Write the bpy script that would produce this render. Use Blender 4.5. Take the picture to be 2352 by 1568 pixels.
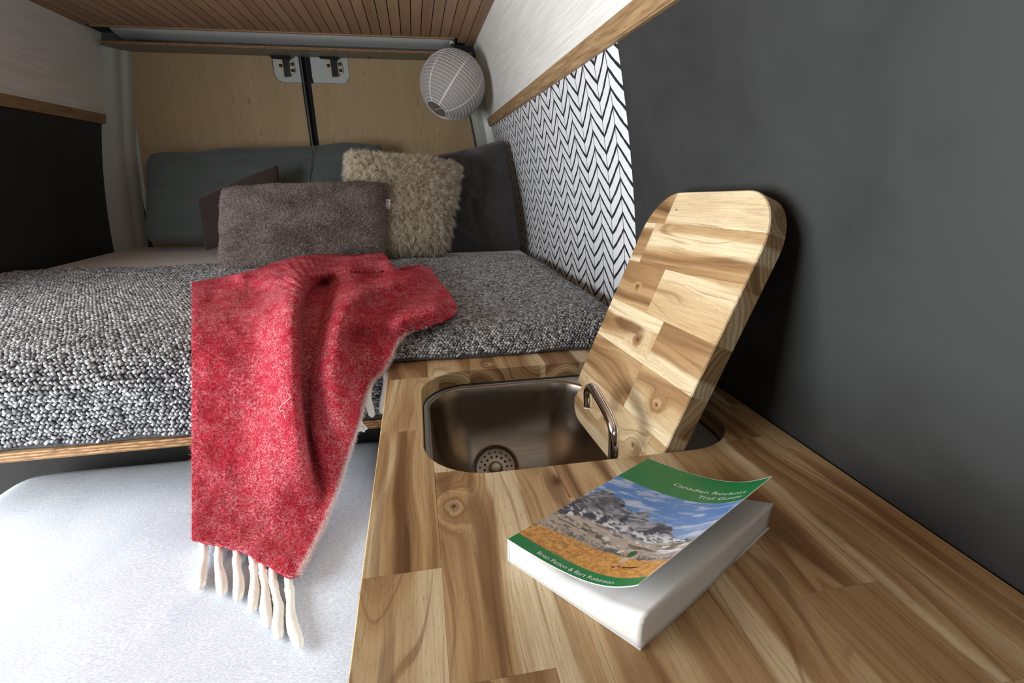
import bpy, bmesh, math, random
import numpy as np
from mathutils import Vector, Matrix
from mathutils.geometry import delaunay_2d_cdt
for _o in list(bpy.data.objects): bpy.data.objects.remove(_o)
scene = bpy.context.scene
COL = scene.collection
rng = np.random.default_rng(7)
random.seed(7)

# ------------------------------------------------------------------ camera
W, H, F = 2352, 1568, 1150.0
CAM = np.array([0.0, 0.0, 1.254])
def _cam_axes():
    d = lambda u, v: np.array([(u - W/2)/F, -(v - H/2)/F, -1.0])
    n = lambda a: a/np.linalg.norm(a)
    Y = n(d(950, 410)); X = d(7566, 340); X = n(X - Y*X.dot(Y)); Z = np.cross(X, Y)
    return np.stack([X, Y, Z])
MC = _cam_axes()
cd = bpy.data.cameras.new('camera'); cam = bpy.data.objects.new('camera', cd); COL.objects.link(cam)
cd.sensor_width = 36.0; cd.lens = 36.0*F/W; cd.clip_start = 0.02; cd.clip_end = 50
cam.matrix_world = Matrix.Translation(Vector(CAM)) @ Matrix(MC.tolist()).to_4x4()
scene.camera = cam
def ray(u, v): return MC @ np.array([(u - W/2)/F, -(v - H/2)/F, -1.0])
def at(u, v, axis, val):            # the point seen at (u, v) of the photograph on a plane X, Y or Z = val
    r = ray(u, v); return CAM + r*((val - CAM[axis])/r[axis])

# ------------------------------------------------------------------ daylight
scene.view_settings.view_transform = 'Standard'
scene.view_settings.look = 'None'
scene.view_settings.gamma = 1.0
scene.view_settings.exposure = 0.0
scene.view_settings.use_curve_mapping = False
w = bpy.data.worlds.new('overcast_sky'); scene.world = w; w.use_nodes = True
w.node_tree.nodes['Background'].inputs[0].default_value = (0.86, 0.94, 1.0, 1)
w.node_tree.nodes['Background'].inputs[1].default_value = 0.4
def area(name, loc, direction, sx, sy, watts, col):
    l = bpy.data.lights.new(name, 'AREA'); l.shape = 'RECTANGLE'; l.size = sx; l.size_y = sy
    l.energy = watts; l.color = col
    o = bpy.data.objects.new(name, l); COL.objects.link(o); o.location = loc
    o.rotation_euler = Vector(direction).to_track_quat('-Z', 'Y').to_euler()
    return o
area('daylight_side_door', (-1.62, 0.50, 1.04), (1, 0.0, 0.05), 1.45, 1.5, 92, (0.96, 0.985, 1.0))
area('daylight_windscreen', (-0.5, -1.9, 1.45), (0, 1, -0.1), 1.2, 0.4, 2.5, (0.95, 0.98, 1.0))

# ------------------------------------------------------------------ helpers
WL = {}                                       # world location of (unrotated) parents
def link(o): COL.objects.link(o); return o
def tag(o, label=None, cat=None, group=None, kind=None):
    if label: o['label'] = label
    if cat: o['category'] = cat
    if group: o['group'] = group
    if kind: o['kind'] = kind
    return o
def thing(name, loc, label, cat, group=None):
    o = bpy.data.objects.new(name, None); o.empty_display_size = .05; link(o); o.location = loc
    WL[o.name] = np.array(loc, float); return tag(o, label, cat, group)
def mesh_data(name, v, f, mat, smooth=False):
    me = bpy.data.meshes.new(name)
    v = np.asarray(v, np.float32).reshape(-1, 3)
    if isinstance(f, np.ndarray) and f.ndim == 2:
        n, k = f.shape
        me.vertices.add(len(v)); me.vertices.foreach_set('co', v.ravel())
        me.loops.add(n*k); me.loops.foreach_set('vertex_index', f.astype(np.int32).ravel())
        me.polygons.add(n); me.polygons.foreach_set('loop_start', np.arange(0, n*k, k, dtype=np.int32))
        me.polygons.foreach_set('loop_total', np.full(n, k, np.int32))
    else:
        me.from_pydata(v.tolist(), [], [list(map(int, q)) for q in f])
    me.update(calc_edges=True)
    if smooth: me.polygons.foreach_set('use_smooth', np.ones(len(me.polygons), bool))
    if mat is not None: me.materials.append(mat)
    return me
def build(name, v, f, mat, parent=None, smooth=False, local=False, origin=None, colors=None):
    """one mesh object; v in world space (or the parent's space when local)"""
    v = np.asarray(v, float).reshape(-1, 3)
    c = v.min(0)/2 + v.max(0)/2 if origin is None else np.asarray(origin, float)
    if parent is None and origin is None: c[2] = v[:, 2].min()
    me = mesh_data(name, v - c, f, mat, smooth)
    if colors is not None:
        at_ = me.color_attributes.new('Col', 'FLOAT_COLOR', 'POINT')
        cc = np.ones((len(v), 4), np.float32); cc[:, :3] = colors; at_.data.foreach_set('color', cc.ravel())
    o = link(bpy.data.objects.new(name, me))
    if parent is not None:
        o.parent = parent
        pl = np.zeros(3) if local else WL[parent.name]
        o.location = c - pl
    else: o.location = c
    WL[o.name] = c
    return o
def fix_normals(o):
    bm = bmesh.new(); bm.from_mesh(o.data); bmesh.ops.recalc_face_normals(bm, faces=bm.faces); bm.to_mesh(o.data); bm.free(); return o
def boxvf(x0, x1, y0, y1, z0, z1):
    v = [(x, y, z) for z in (z0, z1) for y in (y0, y1) for x in (x0, x1)]
    return v, [(0, 2, 3, 1), (4, 5, 7, 6), (0, 1, 5, 4), (2, 6, 7, 3), (0, 4, 6, 2), (1, 3, 7, 5)]
def box(name, b, mat, parent=None, bevel=0, seg=2, local=False):
    v, f = boxvf(*b); o = build(name, v, f, mat, parent, local=local)
    if bevel:
        bm = bmesh.new(); bm.from_mesh(o.data)
        bmesh.ops.bevel(bm, geom=bm.edges[:], offset=bevel, segments=seg, profile=.6, affect='EDGES')
        for q in bm.faces: q.smooth = seg > 2
        bm.to_mesh(o.data); bm.free()
    return o
def frame_path(P):
    P = np.asarray(P, float); T = np.gradient(P, axis=0); T /= np.linalg.norm(T, axis=1)[:, None]
    U = np.zeros_like(P); a = np.array([0, 0, 1.0]) if abs(T[0][2]) < .9 else np.array([1.0, 0, 0])
    u = np.cross(T[0], a)
    for i in range(len(P)):
        u = u - T[i]*u.dot(T[i]); u /= np.linalg.norm(u); U[i] = u
    return P, T, U, np.cross(T, U)
def tubevf(P, r, n=12, caps=True, closed=False):
    P, T, U, V = frame_path(P); m = len(P); r = np.broadcast_to(np.asarray(r, float), (m,))
    a = np.linspace(0, 2*np.pi, n, endpoint=False)
    v = (P[:, None] + r[:, None, None]*(np.cos(a)[None, :, None]*U[:, None] + np.sin(a)[None, :, None]*V[:, None])).reshape(-1, 3)
    f = []
    for i in range(m if closed else m - 1):
        i2 = (i + 1) % m
        for j in range(n):
            k = (j + 1) % n; f.append((i*n + j, i*n + k, i2*n + k, i2*n + j))
    if caps and not closed: f.append(tuple(range(n))[::-1]); f.append(tuple(range((m - 1)*n, m*n)))
    return v, f
def smooth_path(P, n=40, it=3):
    P = np.asarray(P, float)
    for _ in range(it):
        Q = np.empty((2*len(P), P.shape[1])); Q[0::2] = np.vstack([P[:1], .75*P[:-1] + .25*P[1:]]) ; Q[1::2] = np.vstack([.75*P[:-1] + .25*P[1:], P[-1:]])
        Q = [P[0]]
        for a, b in zip(P[:-1], P[1:]): Q += [.75*a + .25*b, .25*a + .75*b]
        Q.append(P[-1]); P = np.array(Q)
    d = np.r_[0, np.cumsum(np.linalg.norm(np.diff(P, axis=0), axis=1))]; t = np.linspace(0, d[-1], n)
    return np.stack([np.interp(t, d, P[:, k]) for k in range(P.shape[1])], 1)
def lathevf(prof, c, n=32):
    a = np.linspace(0, 2*np.pi, n, endpoint=False); m = len(prof)
    v = [(c[0] + r*math.cos(t), c[1] + r*math.sin(t), c[2] + z) for r, z in prof for t in a]
    f = [(i*n + j, i*n + (j + 1) % n, (i + 1)*n + (j + 1) % n, (i + 1)*n + j) for i in range(m - 1) for j in range(n)]
    return v, f
def gridvf(P):                                 # P: (m, n, 3)
    m, n = P.shape[:2]; i = np.arange(m*n).reshape(m, n)
    f = np.stack([i[:-1, :-1], i[:-1, 1:], i[1:, 1:], i[1:, :-1]], -1).reshape(-1, 4)
    return P.reshape(-1, 3), f
def rrect(x0, x1, y0, y1, r, n=12):
    out = []
    for cx, cy, a0 in ((x1 - r, y1 - r, 0), (x0 + r, y1 - r, 90), (x0 + r, y0 + r, 180), (x1 - r, y0 + r, 270)):
        for k in range(n + 1):
            a = math.radians(a0 + 90*k/n); out.append((cx + r*math.cos(a), cy + r*math.sin(a)))
    return out
def region(polyA, polyB, mode):                # triangles of A&B or A-B
    vs = [Vector(p) for p in polyA] + [Vector(p) for p in polyB]
    fs = [list(range(len(polyA))), list(range(len(polyA), len(vs)))]
    co, ed, fa, ov, oe, of = delaunay_2d_cdt(vs, [], fs, 1, 1e-7)
    keep = [f for f, o in zip(fa, of) if (0 in o) and ((1 in o) == (mode == 'and'))]
    co = np.array([tuple(c) for c in co]); used = sorted({i for f in keep for i in f}); mp = {a: b for b, a in enumerate(used)}
    tris = []
    for f in keep:
        a, b, c = [co[i] for i in f[:3]]
        if (b[0]-a[0])*(c[1]-a[1]) - (b[1]-a[1])*(c[0]-a[0]) < 0: f = f[::-1]
        tris.append([mp[i] for i in f])
    return co[used] if used else np.zeros((0, 2)), tris
def prismvf(co, tris, z0, z1, inset=None, ch=.0011):
    n = len(co); off = np.zeros((n, 2))
    if inset is not None: off = np.array([inset(*p) for p in co])
    v = np.vstack([np.c_[co + off*ch, np.full(n, z1)], np.c_[co, np.full(n, z1 - ch)], np.c_[co, np.full(n, z0)]])
    f = [tuple(t) for t in tris] + [tuple(i + 2*n for i in t[::-1]) for t in tris]
    cnt = {}
    for t in tris:
        for a, b in zip(t, list(t[1:]) + [t[0]]): cnt[(a, b)] = cnt.get((a, b), 0) + 1
    for (a, b) in cnt:
        if (b, a) not in cnt:
            f.append((a, a + n, b + n, b)); f.append((a + n, a + 2*n, b + 2*n, b + n))
    return v, f
def lattice(shape, seed):
    return np.random.default_rng(seed).random(shape)
def vnoise(x, y, seed=0):
    L = lattice((64, 64), seed); xi = np.floor(x).astype(int); yi = np.floor(y).astype(int); fx = x - xi; fy = y - yi
    fx = fx*fx*(3 - 2*fx); fy = fy*fy*(3 - 2*fy); g = lambda a, b: L[a % 64, b % 64]
    return (g(xi, yi)*(1-fx) + g(xi+1, yi)*fx)*(1-fy) + (g(xi, yi+1)*(1-fx) + g(xi+1, yi+1)*fx)*fy
def fbm(x, y, seed=0, oct=4):
    s = 0; a = .5
    for k in range(oct): s = s + a*vnoise(x*2**k, y*2**k, seed + k); a /= 2
    return s/(1 - .5**oct)
def hairs(base, direc, length, rad, bend, cols=None):
    """tapered three-sided strands: (n,3) roots, directions; returns verts, quads and per-vertex colours"""
    n = len(base); d = direc/np.linalg.norm(direc, axis=1)[:, None]
    r = rng.normal(size=(n, 3)); u = np.cross(d, r); u /= np.linalg.norm(u, axis=1)[:, None]; v = np.cross(d, u)
    length = np.broadcast_to(length, (n,))[:, None]; rad = np.broadcast_to(rad, (n,))[:, None]
    mid = base + d*length*.55 + bend*.3; tip = base + d*length + bend
    ang = [0, 2.094, 4.189]; rings = []
    for c, s in ((base, 1.0), (mid, .8)):
        for a in ang: rings.append(c + (u*math.cos(a) + v*math.sin(a))*rad*s)
    V = np.stack(rings + [tip], 1)                     # n,7,3
    o = (np.arange(n)*7)[:, None]
    q = []
    for a, b in ((0, 1), (1, 2), (2, 0)):
        q.append(np.c_[o + a, o + b, o + b + 3]); q.append(np.c_[o + a, o + b + 3, o + a + 3]); q.append(np.c_[o + a + 3, o + b + 3, o + 6])
    Fc = np.vstack(q)
    C = None if cols is None else np.repeat(cols, 7, axis=0)
    return V.reshape(-1, 3), Fc, C

# ------------------------------------------------------------------ node helper
def srgb(r, g, b):
    f = lambda c: c/12.92 if c <= .04045 else ((c + .055)/1.055)**2.4
    return (f(r/255), f(g/255), f(b/255), 1.0)
class NT:
    def __init__(s, name):
        s.m = bpy.data.materials.new(name); s.m.use_nodes = True; s.t = s.m.node_tree; s.b = s.t.nodes['Principled BSDF']
    def n(s, typ, **kw):
        nd = s.t.nodes.new(typ)
        for k, v in kw.items(): setattr(nd, k, v)
        return nd
    def put(s, sock, v):
        if hasattr(v, 'is_linked') or isinstance(v, bpy.types.NodeSocket): s.t.links.new(v, sock)
        else:
            if isinstance(v, tuple) and len(v) == 4 and len(sock.default_value) == 3: v = v[:3]
            sock.default_value = v
    def m_(s, op, a, b=0.0, c=None, clamp=False):
        nd = s.n('ShaderNodeMath', operation=op, use_clamp=clamp); s.put(nd.inputs[0], a); s.put(nd.inputs[1], b)
        if c is not None: s.put(nd.inputs[2], c)
        return nd.outputs[0]
    def xyz(s, v):
        nd = s.n('ShaderNodeSeparateXYZ'); s.put(nd.inputs[0], v); return nd.outputs
    def comb(s, x, y, z):
        nd = s.n('ShaderNodeCombineXYZ')
        for i, k in enumerate((x, y, z)): s.put(nd.inputs[i], k)
        return nd.outputs[0]
    def noise(s, vec, scale=1.0, detail=2.0, rough=.5, dist=0.0, col=False):
        nd = s.n('ShaderNodeTexNoise'); s.put(nd.inputs['Vector'], vec); nd.inputs['Scale'].default_value = scale
        nd.inputs['Detail'].default_value = detail; nd.inputs['Roughness'].default_value = rough; nd.inputs['Distortion'].default_value = dist
        return nd.outputs['Color' if col else 'Fac']
    def mapr(s, v, a, b, c=0.0, d=1.0, smooth=True):
        nd = s.n('ShaderNodeMapRange', interpolation_type='SMOOTHSTEP' if smooth else 'LINEAR')
        for i, k in enumerate((v, a, b, c, d)): s.put(nd.inputs[i], k)
        return nd.outputs[0]
    def mix(s, f, a, b, blend='MIX'):
        nd = s.n('ShaderNodeMix', data_type='RGBA', blend_type=blend); s.put(nd.inputs[0], f); s.put(nd.inputs[6], a); s.put(nd.inputs[7], b); return nd.outputs[2]
    def ramp(s, f, stops):
        nd = s.n('ShaderNodeValToRGB'); s.put(nd.inputs[0], f); e = nd.color_ramp.elements
        while len(e) < len(stops): e.new(.5)
        for k, (p, c) in zip(e, stops): k.position = p; k.color = c
        return nd.outputs[0]
    def obj(s): return s.n('ShaderNodeTexCoord').outputs['Object']
    def scale(s, v, x, y, z, off=(0, 0, 0)):
        nd = s.n('ShaderNodeMapping'); s.put(nd.inputs[0], v); nd.inputs['Scale'].default_value = (x, y, z); nd.inputs['Location'].default_value = off; return nd.outputs[0]
    def bump(s, h, strength=.3, dist=.002):
        nd = s.n('ShaderNodeBump'); nd.inputs['Strength'].default_value = strength; nd.inputs['Distance'].default_value = dist
        s.put(nd.inputs['Height'], h); s.t.links.new(nd.outputs[0], s.b.inputs['Normal'])
    def out(s, col=None, rough=None, metal=None, spec=None, **kw):
        if col is not None: s.put(s.b.inputs['Base Color'], col)
        if rough is not None: s.put(s.b.inputs['Roughness'], rough)
        if metal is not None: s.b.inputs['Metallic'].default_value = metal
        if spec is not None: s.b.inputs['Specular IOR Level'].default_value = spec
        for k, v in kw.items(): s.put(s.b.inputs[k.replace('_', ' ')], v)
        return s.m
def plain(name, rgb, rough=.6, metal=0, spec=.4, vary=.06, scale=30):
    t = NT(name); n = t.noise(t.obj(), scale, 3)
    c = srgb(*rgb); lo = tuple(k*(1 - vary) for k in c[:3]) + (1,); hi = tuple(min(1, k*(1 + vary)) for k in c[:3]) + (1,)
    return t.out(t.mix(n, lo, hi), rough, metal, spec)

WOOD = dict(dark=srgb(100, 73, 47), mid=srgb(160, 127, 88), light=srgb(196, 167, 124), cream=srgb(230, 214, 178))
def wood(name, seed, tone=0.0, center=(0, -.05), sap=(), knots=(), bands=55, hearts=(), contrast=1.0):
    """solid acacia: growth rings about the grain (local Y), so end grain shows arcs; sap = pale sapwood strips, knots = (x, y, r)"""
    t = NT(name); o = t.obj(); x, y, z = t.xyz(o)
    sd = (seed*3.17 % 50, seed*7.7 % 50, seed*1.3 % 50)
    n1 = t.noise(t.scale(o, 5, 1.2, 5, sd), 1.6, 2.0); n2 = t.noise(t.scale(o, 4, 1.0, 4, (sd[1], sd[2], sd[0])), 2.1, 1.5)
    d1 = t.m_('MULTIPLY_ADD', n1, .06, -.03); d2 = t.m_('MULTIPLY_ADD', n2, .06, -.03)
    rx = t.m_('ADD', t.m_('SUBTRACT', x, center[0]), d1); rz = t.m_('ADD', t.m_('SUBTRACT', z, center[1]), d2)
    r = t.m_('SQRT', t.m_('ADD', t.m_('MULTIPLY', rx, rx), t.m_('MULTIPLY', rz, rz)))
    core = None
    for kx, ky, kr in knots:
        dx = t.m_('SUBTRACT', x, kx); dy = t.m_('MULTIPLY', t.m_('SUBTRACT', y, ky), .62)
        d = t.m_('SQRT', t.m_('ADD', t.m_('MULTIPLY', dx, dx), t.m_('MULTIPLY', dy, dy)))
        dn = t.m_('DIVIDE', d, kr); dn = t.m_('ADD', dn, t.m_('MULTIPLY_ADD', t.noise(t.scale(o, 90, 60, 90, sd), 1.0, 2.0), .7, -.35))
        e = t.m_('POWER', 2.718, t.m_('MULTIPLY', t.m_('MULTIPLY', dn, dn), -.55))
        r = t.m_('ADD', r, t.m_('MULTIPLY', e, kr*2.2))
        ring = t.m_('MULTIPLY', t.m_('SINE', t.m_('MULTIPLY', dn, 17.0)), t.mapr(dn, 1.5, .5, 0, .16))
        c = t.m_('ADD', t.mapr(dn, .52, .16, 0, .85), ring)
        core = c if core is None else t.m_('MAXIMUM', core, c)
    bn = t.noise(t.comb(t.m_('MULTIPLY', r, bands), t.m_('MULTIPLY', y, 1.1), sd[0]), 1.0, 3.0, .55)
    bn = t.m_('ADD', t.m_('MULTIPLY', t.m_('SUBTRACT', bn, .5), 2.0*contrast), .53 + tone)
    col = t.ramp(bn, [(.12, WOOD['dark']), (.40, WOOD['mid']), (.62, WOOD['light']), (.95, WOOD['cream'])])
    for hx, hy, hw, hl, hs in hearts:              # dark heartwood patch
        dx = t.m_('DIVIDE', t.m_('SUBTRACT', x, hx), hw); dy = t.m_('DIVIDE', t.m_('SUBTRACT', y, hy), hl)
        d = t.m_('SQRT', t.m_('ADD', t.m_('MULTIPLY', dx, dx), t.m_('MULTIPLY', dy, dy)))
        d = t.m_('ADD', d, t.m_('MULTIPLY_ADD', t.noise(t.scale(o, 160, 14, 160, sd), 1.0, 3.0), 1.0, -.5))
        col = t.mix(t.mapr(d, 1.05, .55, 0, hs), col, srgb(104, 70, 42))
    wob = t.m_('MULTIPLY_ADD', t.noise(t.scale(o, 8, 9, 8, sd), 1.0, 2.0), .016, -.008)
    for s0, s1 in sap:                           # pale strip between x = s0 and x = s1
        xs = t.m_('ADD', x, wob)
        msk = t.m_('MULTIPLY', t.mapr(xs, s0 - .004, s0 + .004), t.mapr(xs, s1 + .004, s1 - .004))
        cr = t.mix(t.noise(t.scale(o, 120, 6, 120, sd), 1.0, 2.0), srgb(220, 200, 160), srgb(238, 224, 190))
        col = t.mix(t.m_('MULTIPLY', msk, .94), col, cr)
    streak = t.mapr(t.noise(t.comb(t.m_('MULTIPLY', r, bands*9.0), t.m_('MULTIPLY', y, 3.0), sd[1]), 1.0, 3.0),   .56, .70, 0, .55)
    col = t.mix(streak, col, srgb(122, 80, 46))
    fine = t.noise(t.scale(o, 520, 14, 520, sd), 1.0, 4.0, .65)
    col = t.mix(t.mapr(fine, .35, .75, 0, .34), col, srgb(112, 78, 46))
    pore = t.mapr(t.noise(t.scale(o, 1100, 75, 1100, sd), 1.0, 1.0), .67, .74, 0, .42)
    col = t.mix(pore, col, srgb(98, 66, 38))
    if core is not None:
        col = t.mix(t.m_('MINIMUM', t.m_('MAXIMUM', core, 0.0), 1.0), col, srgb(84, 54, 32))
    on = t.xyz(t.n('ShaderNodeTexCoord').outputs['Normal'])            # oiled end grain is darker; tone also paints shade on lid and cut-out edges
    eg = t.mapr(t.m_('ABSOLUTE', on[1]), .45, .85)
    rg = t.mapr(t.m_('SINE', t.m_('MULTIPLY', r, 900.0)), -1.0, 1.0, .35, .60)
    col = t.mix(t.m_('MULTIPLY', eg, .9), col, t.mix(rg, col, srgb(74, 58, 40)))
    t.bump(t.m_('SUBTRACT', 1.0, t.m_('ADD', fine, pore)), .12, .0006)
    return t.out(col, t.mapr(fine, .2, .8, .42, .56), 0, .35)

def ply_mat(name, rgb, rgb2, axis='z', sc=1.0):
    t = NT(name); o = t.obj()
    s = (6, 6, 1.2) if axis == 'z' else (1.2, 6, 6)
    a = t.noise(t.scale(o, *[k*sc for k in s]), 1.4, 3, .55, 1.2)
    b = t.noise(t.scale(o, *[k*12*sc for k in s]), 1.2, 3, .6)
    c = t.mix(a, srgb(*rgb), srgb(*rgb2)); c = t.mix(t.mapr(b, .52, .78, 0, .25), c, srgb(*[k*.72 for k in rgb]))
    fl = t.mapr(t.noise(t.scale(o, 60, 60, 14), 1.0, 1), .72, .78, 0, .35)
    return t.out(t.mix(fl, c, srgb(96, 72, 44)), .55, 0, .3)
def fabric(name, rgb, rgb2, sc=900, bump=.25, rough=.9, sheen=.2, stretch=(1, 1, 1)):
    t = NT(name); o = t.obj()
    a = t.noise(t.scale(o, *stretch), sc, 3, .65); b = t.noise(o, 9, 3)
    c = t.mix(t.mapr(a, .3, .7), srgb(*rgb), srgb(*rgb2)); c = t.mix(t.mapr(b, .3, .75, 0, .18), c, srgb(*[k*.8 for k in rgb]))
    t.bump(a, bump, .0015)
    return t.out(c, rough, 0, .15, Sheen_Weight=sheen)

M = {}
M['dark_panel'] = None
def _dark():
    t = NT('charcoal_board'); o = t.obj(); a = t.noise(o, 4.5, 4, .6, .6); b = t.noise(t.scale(o, 1, 1, 1, (3, 8, 1)), 90, 3)
    c = t.mix(a, srgb(43, 45, 45), srgb(52, 54, 54)); c = t.mix(t.mapr(t.m_('MULTIPLY', a, b), .40, .56, 0, .10), c, srgb(110, 110, 108))
    t.bump(b, .05, .001); return t.out(c, t.mapr(a, .3, .7, .42, .6), 0, .4)
M['dark_panel'] = _dark()
def _chevron():
    t = NT('herringbone_print'); uv = t.n('ShaderNodeUVMap').outputs[0]; yy, zz, _ = t.xyz(uv)
    wob = t.noise(uv, 26, 2); yy = t.m_('ADD', yy, t.m_('MULTIPLY_ADD', wob, .006, -.003))
    q = t.m_('DIVIDE', t.m_('SUBTRACT', yy, 1.165), .075)
    tri = t.m_('PINGPONG', q, 1.0); colid = t.m_('FLOOR', q)
    wn = t.n('ShaderNodeTexWhiteNoise', noise_dimensions='1D'); t.put(wn.inputs['W'], colid); jit = wn.outputs['Value']
    bow = t.m_('MULTIPLY', t.m_('SINE', t.m_('MULTIPLY', tri, 3.1416)), .0028)
    zc = t.m_('ADD', zz, t.m_('MULTIPLY', tri, .056)); zc = t.m_('ADD', zc, bow)
    zc = t.m_('ADD', zc, t.m_('MULTIPLY', t.m_('SUBTRACT', t.noise(t.scale(uv, 1, 1, 1), 17, 1), .5), .006))
    zc = t.m_('ADD', zc, t.m_('MULTIPLY', jit, .008))
    fr = t.m_('FRACT', t.m_('DIVIDE', zc, .0385)); dl = t.m_('ABSOLUTE', t.m_('SUBTRACT', fr, .5))
    thick = t.m_('MULTIPLY_ADD', t.noise(uv, 40, 1), .12, .066)
    l1 = t.mapr(dl, t.m_('SUBTRACT', thick, .015), t.m_('ADD', thick, .015), 1, 0)
    fq = t.m_('FRACT', q); dq = t.m_('MINIMUM', fq, t.m_('SUBTRACT', 1.0, fq))
    l2 = t.mapr(dq, .014, .030, 1, 0)
    ln = t.m_('MAXIMUM', l1, l2)
    return t.out(t.mix(ln, srgb(224, 228, 232), srgb(38, 39, 43)), .55, 0, .3)
M['chevron'] = _chevron()
def _white():
    t = NT('white_woodgrain_vinyl'); o = t.obj()
    a = t.noise(t.scale(o, 60, 2.0, 60), 2.5, 4, .6, .3); b = t.noise(t.scale(o, 260, 5, 260), 1.0, 2)
    h = t.m_('ADD', a, t.m_('MULTIPLY', b, .5))
    c = t.mix(t.mapr(h, .55, 1.0), srgb(222, 222, 217), srgb(240, 240, 236)); t.bump(h, .22, .0015); return t.out(c, .6, 0, .3)
M['white_vinyl'] = _white()
def _trim():
    t = NT('oak_strip'); o = t.obj(); a = t.noise(t.scale(o, 60, 4, 60), 2, 4, .6); b = t.noise(t.scale(o, 300, 24, 300), 1, 2)
    c = t.ramp(a, [(.25, srgb(118, 92, 64)), (.55, srgb(164, 134, 98)), (.8, srgb(190, 160, 122))]); c = t.mix(t.mapr(b, .58, .7, 0, .5), c, srgb(96, 66, 38)); t.bump(b, .15, .001)
    return t.out(c, .5, 0, .35)
M['oak'] = _trim()
def _slat(k):
    t = NT('cedar_slat'); o = t.obj(); a = t.noise(t.scale(o, 22, 1.5, 22, (k*3.1, k, 0)), 2.0, 3, .55, .4); b = t.noise(t.scale(o, 420, 9, 420, (k, 0, 0)), 1, 3)
    c = t.mix(a, srgb(138 + k*3, 108 + k*3, 84 + k*2), srgb(178 + k*3, 144 + k*3, 114 + k*3)); c = t.mix(t.mapr(b, .5, .75, 0, .3), c, srgb(92, 64, 42)); t.bump(b, .15, .0008)
    return t.out(c, .6, 0, .25)
SL = [_slat(k) for k in range(5)]
M['black'] = plain('black_gap', (22, 21, 20), .8)
M['rubber'] = plain('black_rubber', (30, 30, 31), .45)
M['door_ply'] = ply_mat('birch_plywood', (164, 140, 106), (188, 164, 128))
M['shelf_ply'] = ply_mat('grey_plywood', (128, 122, 108), (148, 141, 126), 'x')
def _plyedge():
    t = NT('plywood_edge'); x, y, z = t.xyz(t.obj()); wv = t.noise(t.scale(t.obj(), 3, 3, 0), 2, 1)
    f = t.m_('PINGPONG', t.m_('MULTIPLY_ADD', z, 330.0, wv), 1.0)
    n = t.noise(t.scale(t.obj(), 60, 60, 300), 1, 2)
    return t.out(t.mix(t.m_('MULTIPLY', f, t.mapr(n, .2, .7)), srgb(104, 70, 42), srgb(206, 164, 112)), .6, 0, .3)
M['ply_edge'] = _plyedge()
M['paint_grey'] = plain('grey_body_paint', (190, 197, 196), .28, 0, .5, .03)
M['paint_dark'] = plain('grey_seal_face', (88, 92, 94), .4)
M['paint_pale'] = plain('pale_body_paint', (178, 182, 172), .3, 0, .5, .03)
M['zinc'] = plain('cream_zinc_bracket', (196, 192, 160), .4, .3, .5, .08, 90)
M['bolt'] = plain('dark_bolt', (70, 70, 72), .35, .7)
def _steel():
    t = NT('brushed_steel'); o = t.obj(); a = t.noise(t.scale(o, 30, 420, 30), 1, 2); d = t.mapr(t.noise(o, 130, 1), .74, .78, 0, .25)
    c = t.mix(t.m_('MULTIPLY', d, .5), srgb(134, 126, 116), srgb(190, 186, 180)); return t.out(c, t.mapr(a, .2, .8, .27, .36), 1.0)
M['steel'] = _steel()
M['steel_flat'] = plain('satin_steel', (190, 188, 184), .42, 1.0)
def _chrome():
    t = NT('chrome'); return t.out(srgb(228, 230, 232), .04, 1.0)
M['chrome'] = _chrome()
M['white_plastic'] = plain('white_plastic', (230, 232, 232), .4)
M['flange'] = plain('matt_steel_flange', (176, 178, 178), .5, .35)
M['hole'] = plain('dark_hole', (10, 10, 10), .8)
def _paper(name, trans):
    t = NT(name); n = t.noise(t.obj(), 160, 3); c = t.mix(n, srgb(206, 202, 200), srgb(222, 219, 217))
    t.out(c, .8, 0, .2)
    tr = t.n('ShaderNodeBsdfTranslucent'); t.put(tr.inputs[0], c); mx = t.n('ShaderNodeMixShader'); mx.inputs[0].default_value = .5
    t.t.links.new(t.b.outputs[0], mx.inputs[1]); t.t.links.new(tr.outputs[0], mx.inputs[2]); t.t.links.new(mx.outputs[0], t.t.nodes['Material Output'].inputs[0])
    return t.m
M['paper'] = _paper('lantern_paper', .3)
M['rib'] = plain('lantern_rib', (232, 230, 228), .6)
M['teal'] = fabric('teal_cotton', (84, 92, 92), (98, 108, 108), 500, .12)
M['maroon'] = fabric('dark_brown_cotton', (62, 52, 50), (74, 62, 60), 600)
M['charcoal'] = fabric('charcoal_satin', (60, 57, 59), (71, 68, 70), 700, .1, .55, .3)
M['plush'] = fabric('mauve_plush', (120, 108, 104), (146, 134, 129), 260, .9, .95, .5)
M['fur_base'] = fabric('sand_fur_backing', (150, 136, 112), (180, 166, 140), 300)
M['sheet'] = fabric('white_sheet', (214, 206, 204), (228, 222, 220), 700, .15)
M['seat'] = fabric('heathered_grey_canvas', (188, 197, 212), (228, 235, 246), 620, .25, .95, .1, (.35, 1.0, 1.0))
M['knit_base'] = fabric('dark_wool', (46, 46, 48), (92, 92, 94), 260, .6)
M['page'] = plain('white_page', (238, 240, 240), .75, 0, .2, .02, 200)
def _pages():
    t = NT('page_edges'); z = t.xyz(t.obj())[2]; a = t.noise(t.scale(t.obj(), 6, 6, 2600), 1, 2)
    return t.out(t.mix(a, srgb(226, 228, 226), srgb(246, 247, 246)), .8, 0, .15)
M['pages'] = _pages()
def vcol(name, rough=.9, spec=.2, sheen=0.0, noise=None):
    t = NT(name); a = t.n('ShaderNodeAttribute', attribute_name='Col').outputs['Color']
    if noise:
        n = t.noise(t.obj(), noise[0], 3, .7); a = t.mix(t.mapr(n, .3, .72, 0, noise[1]), a, noise[2])
    return t.out(a, rough, 0, spec, Sheen_Weight=sheen)
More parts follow.
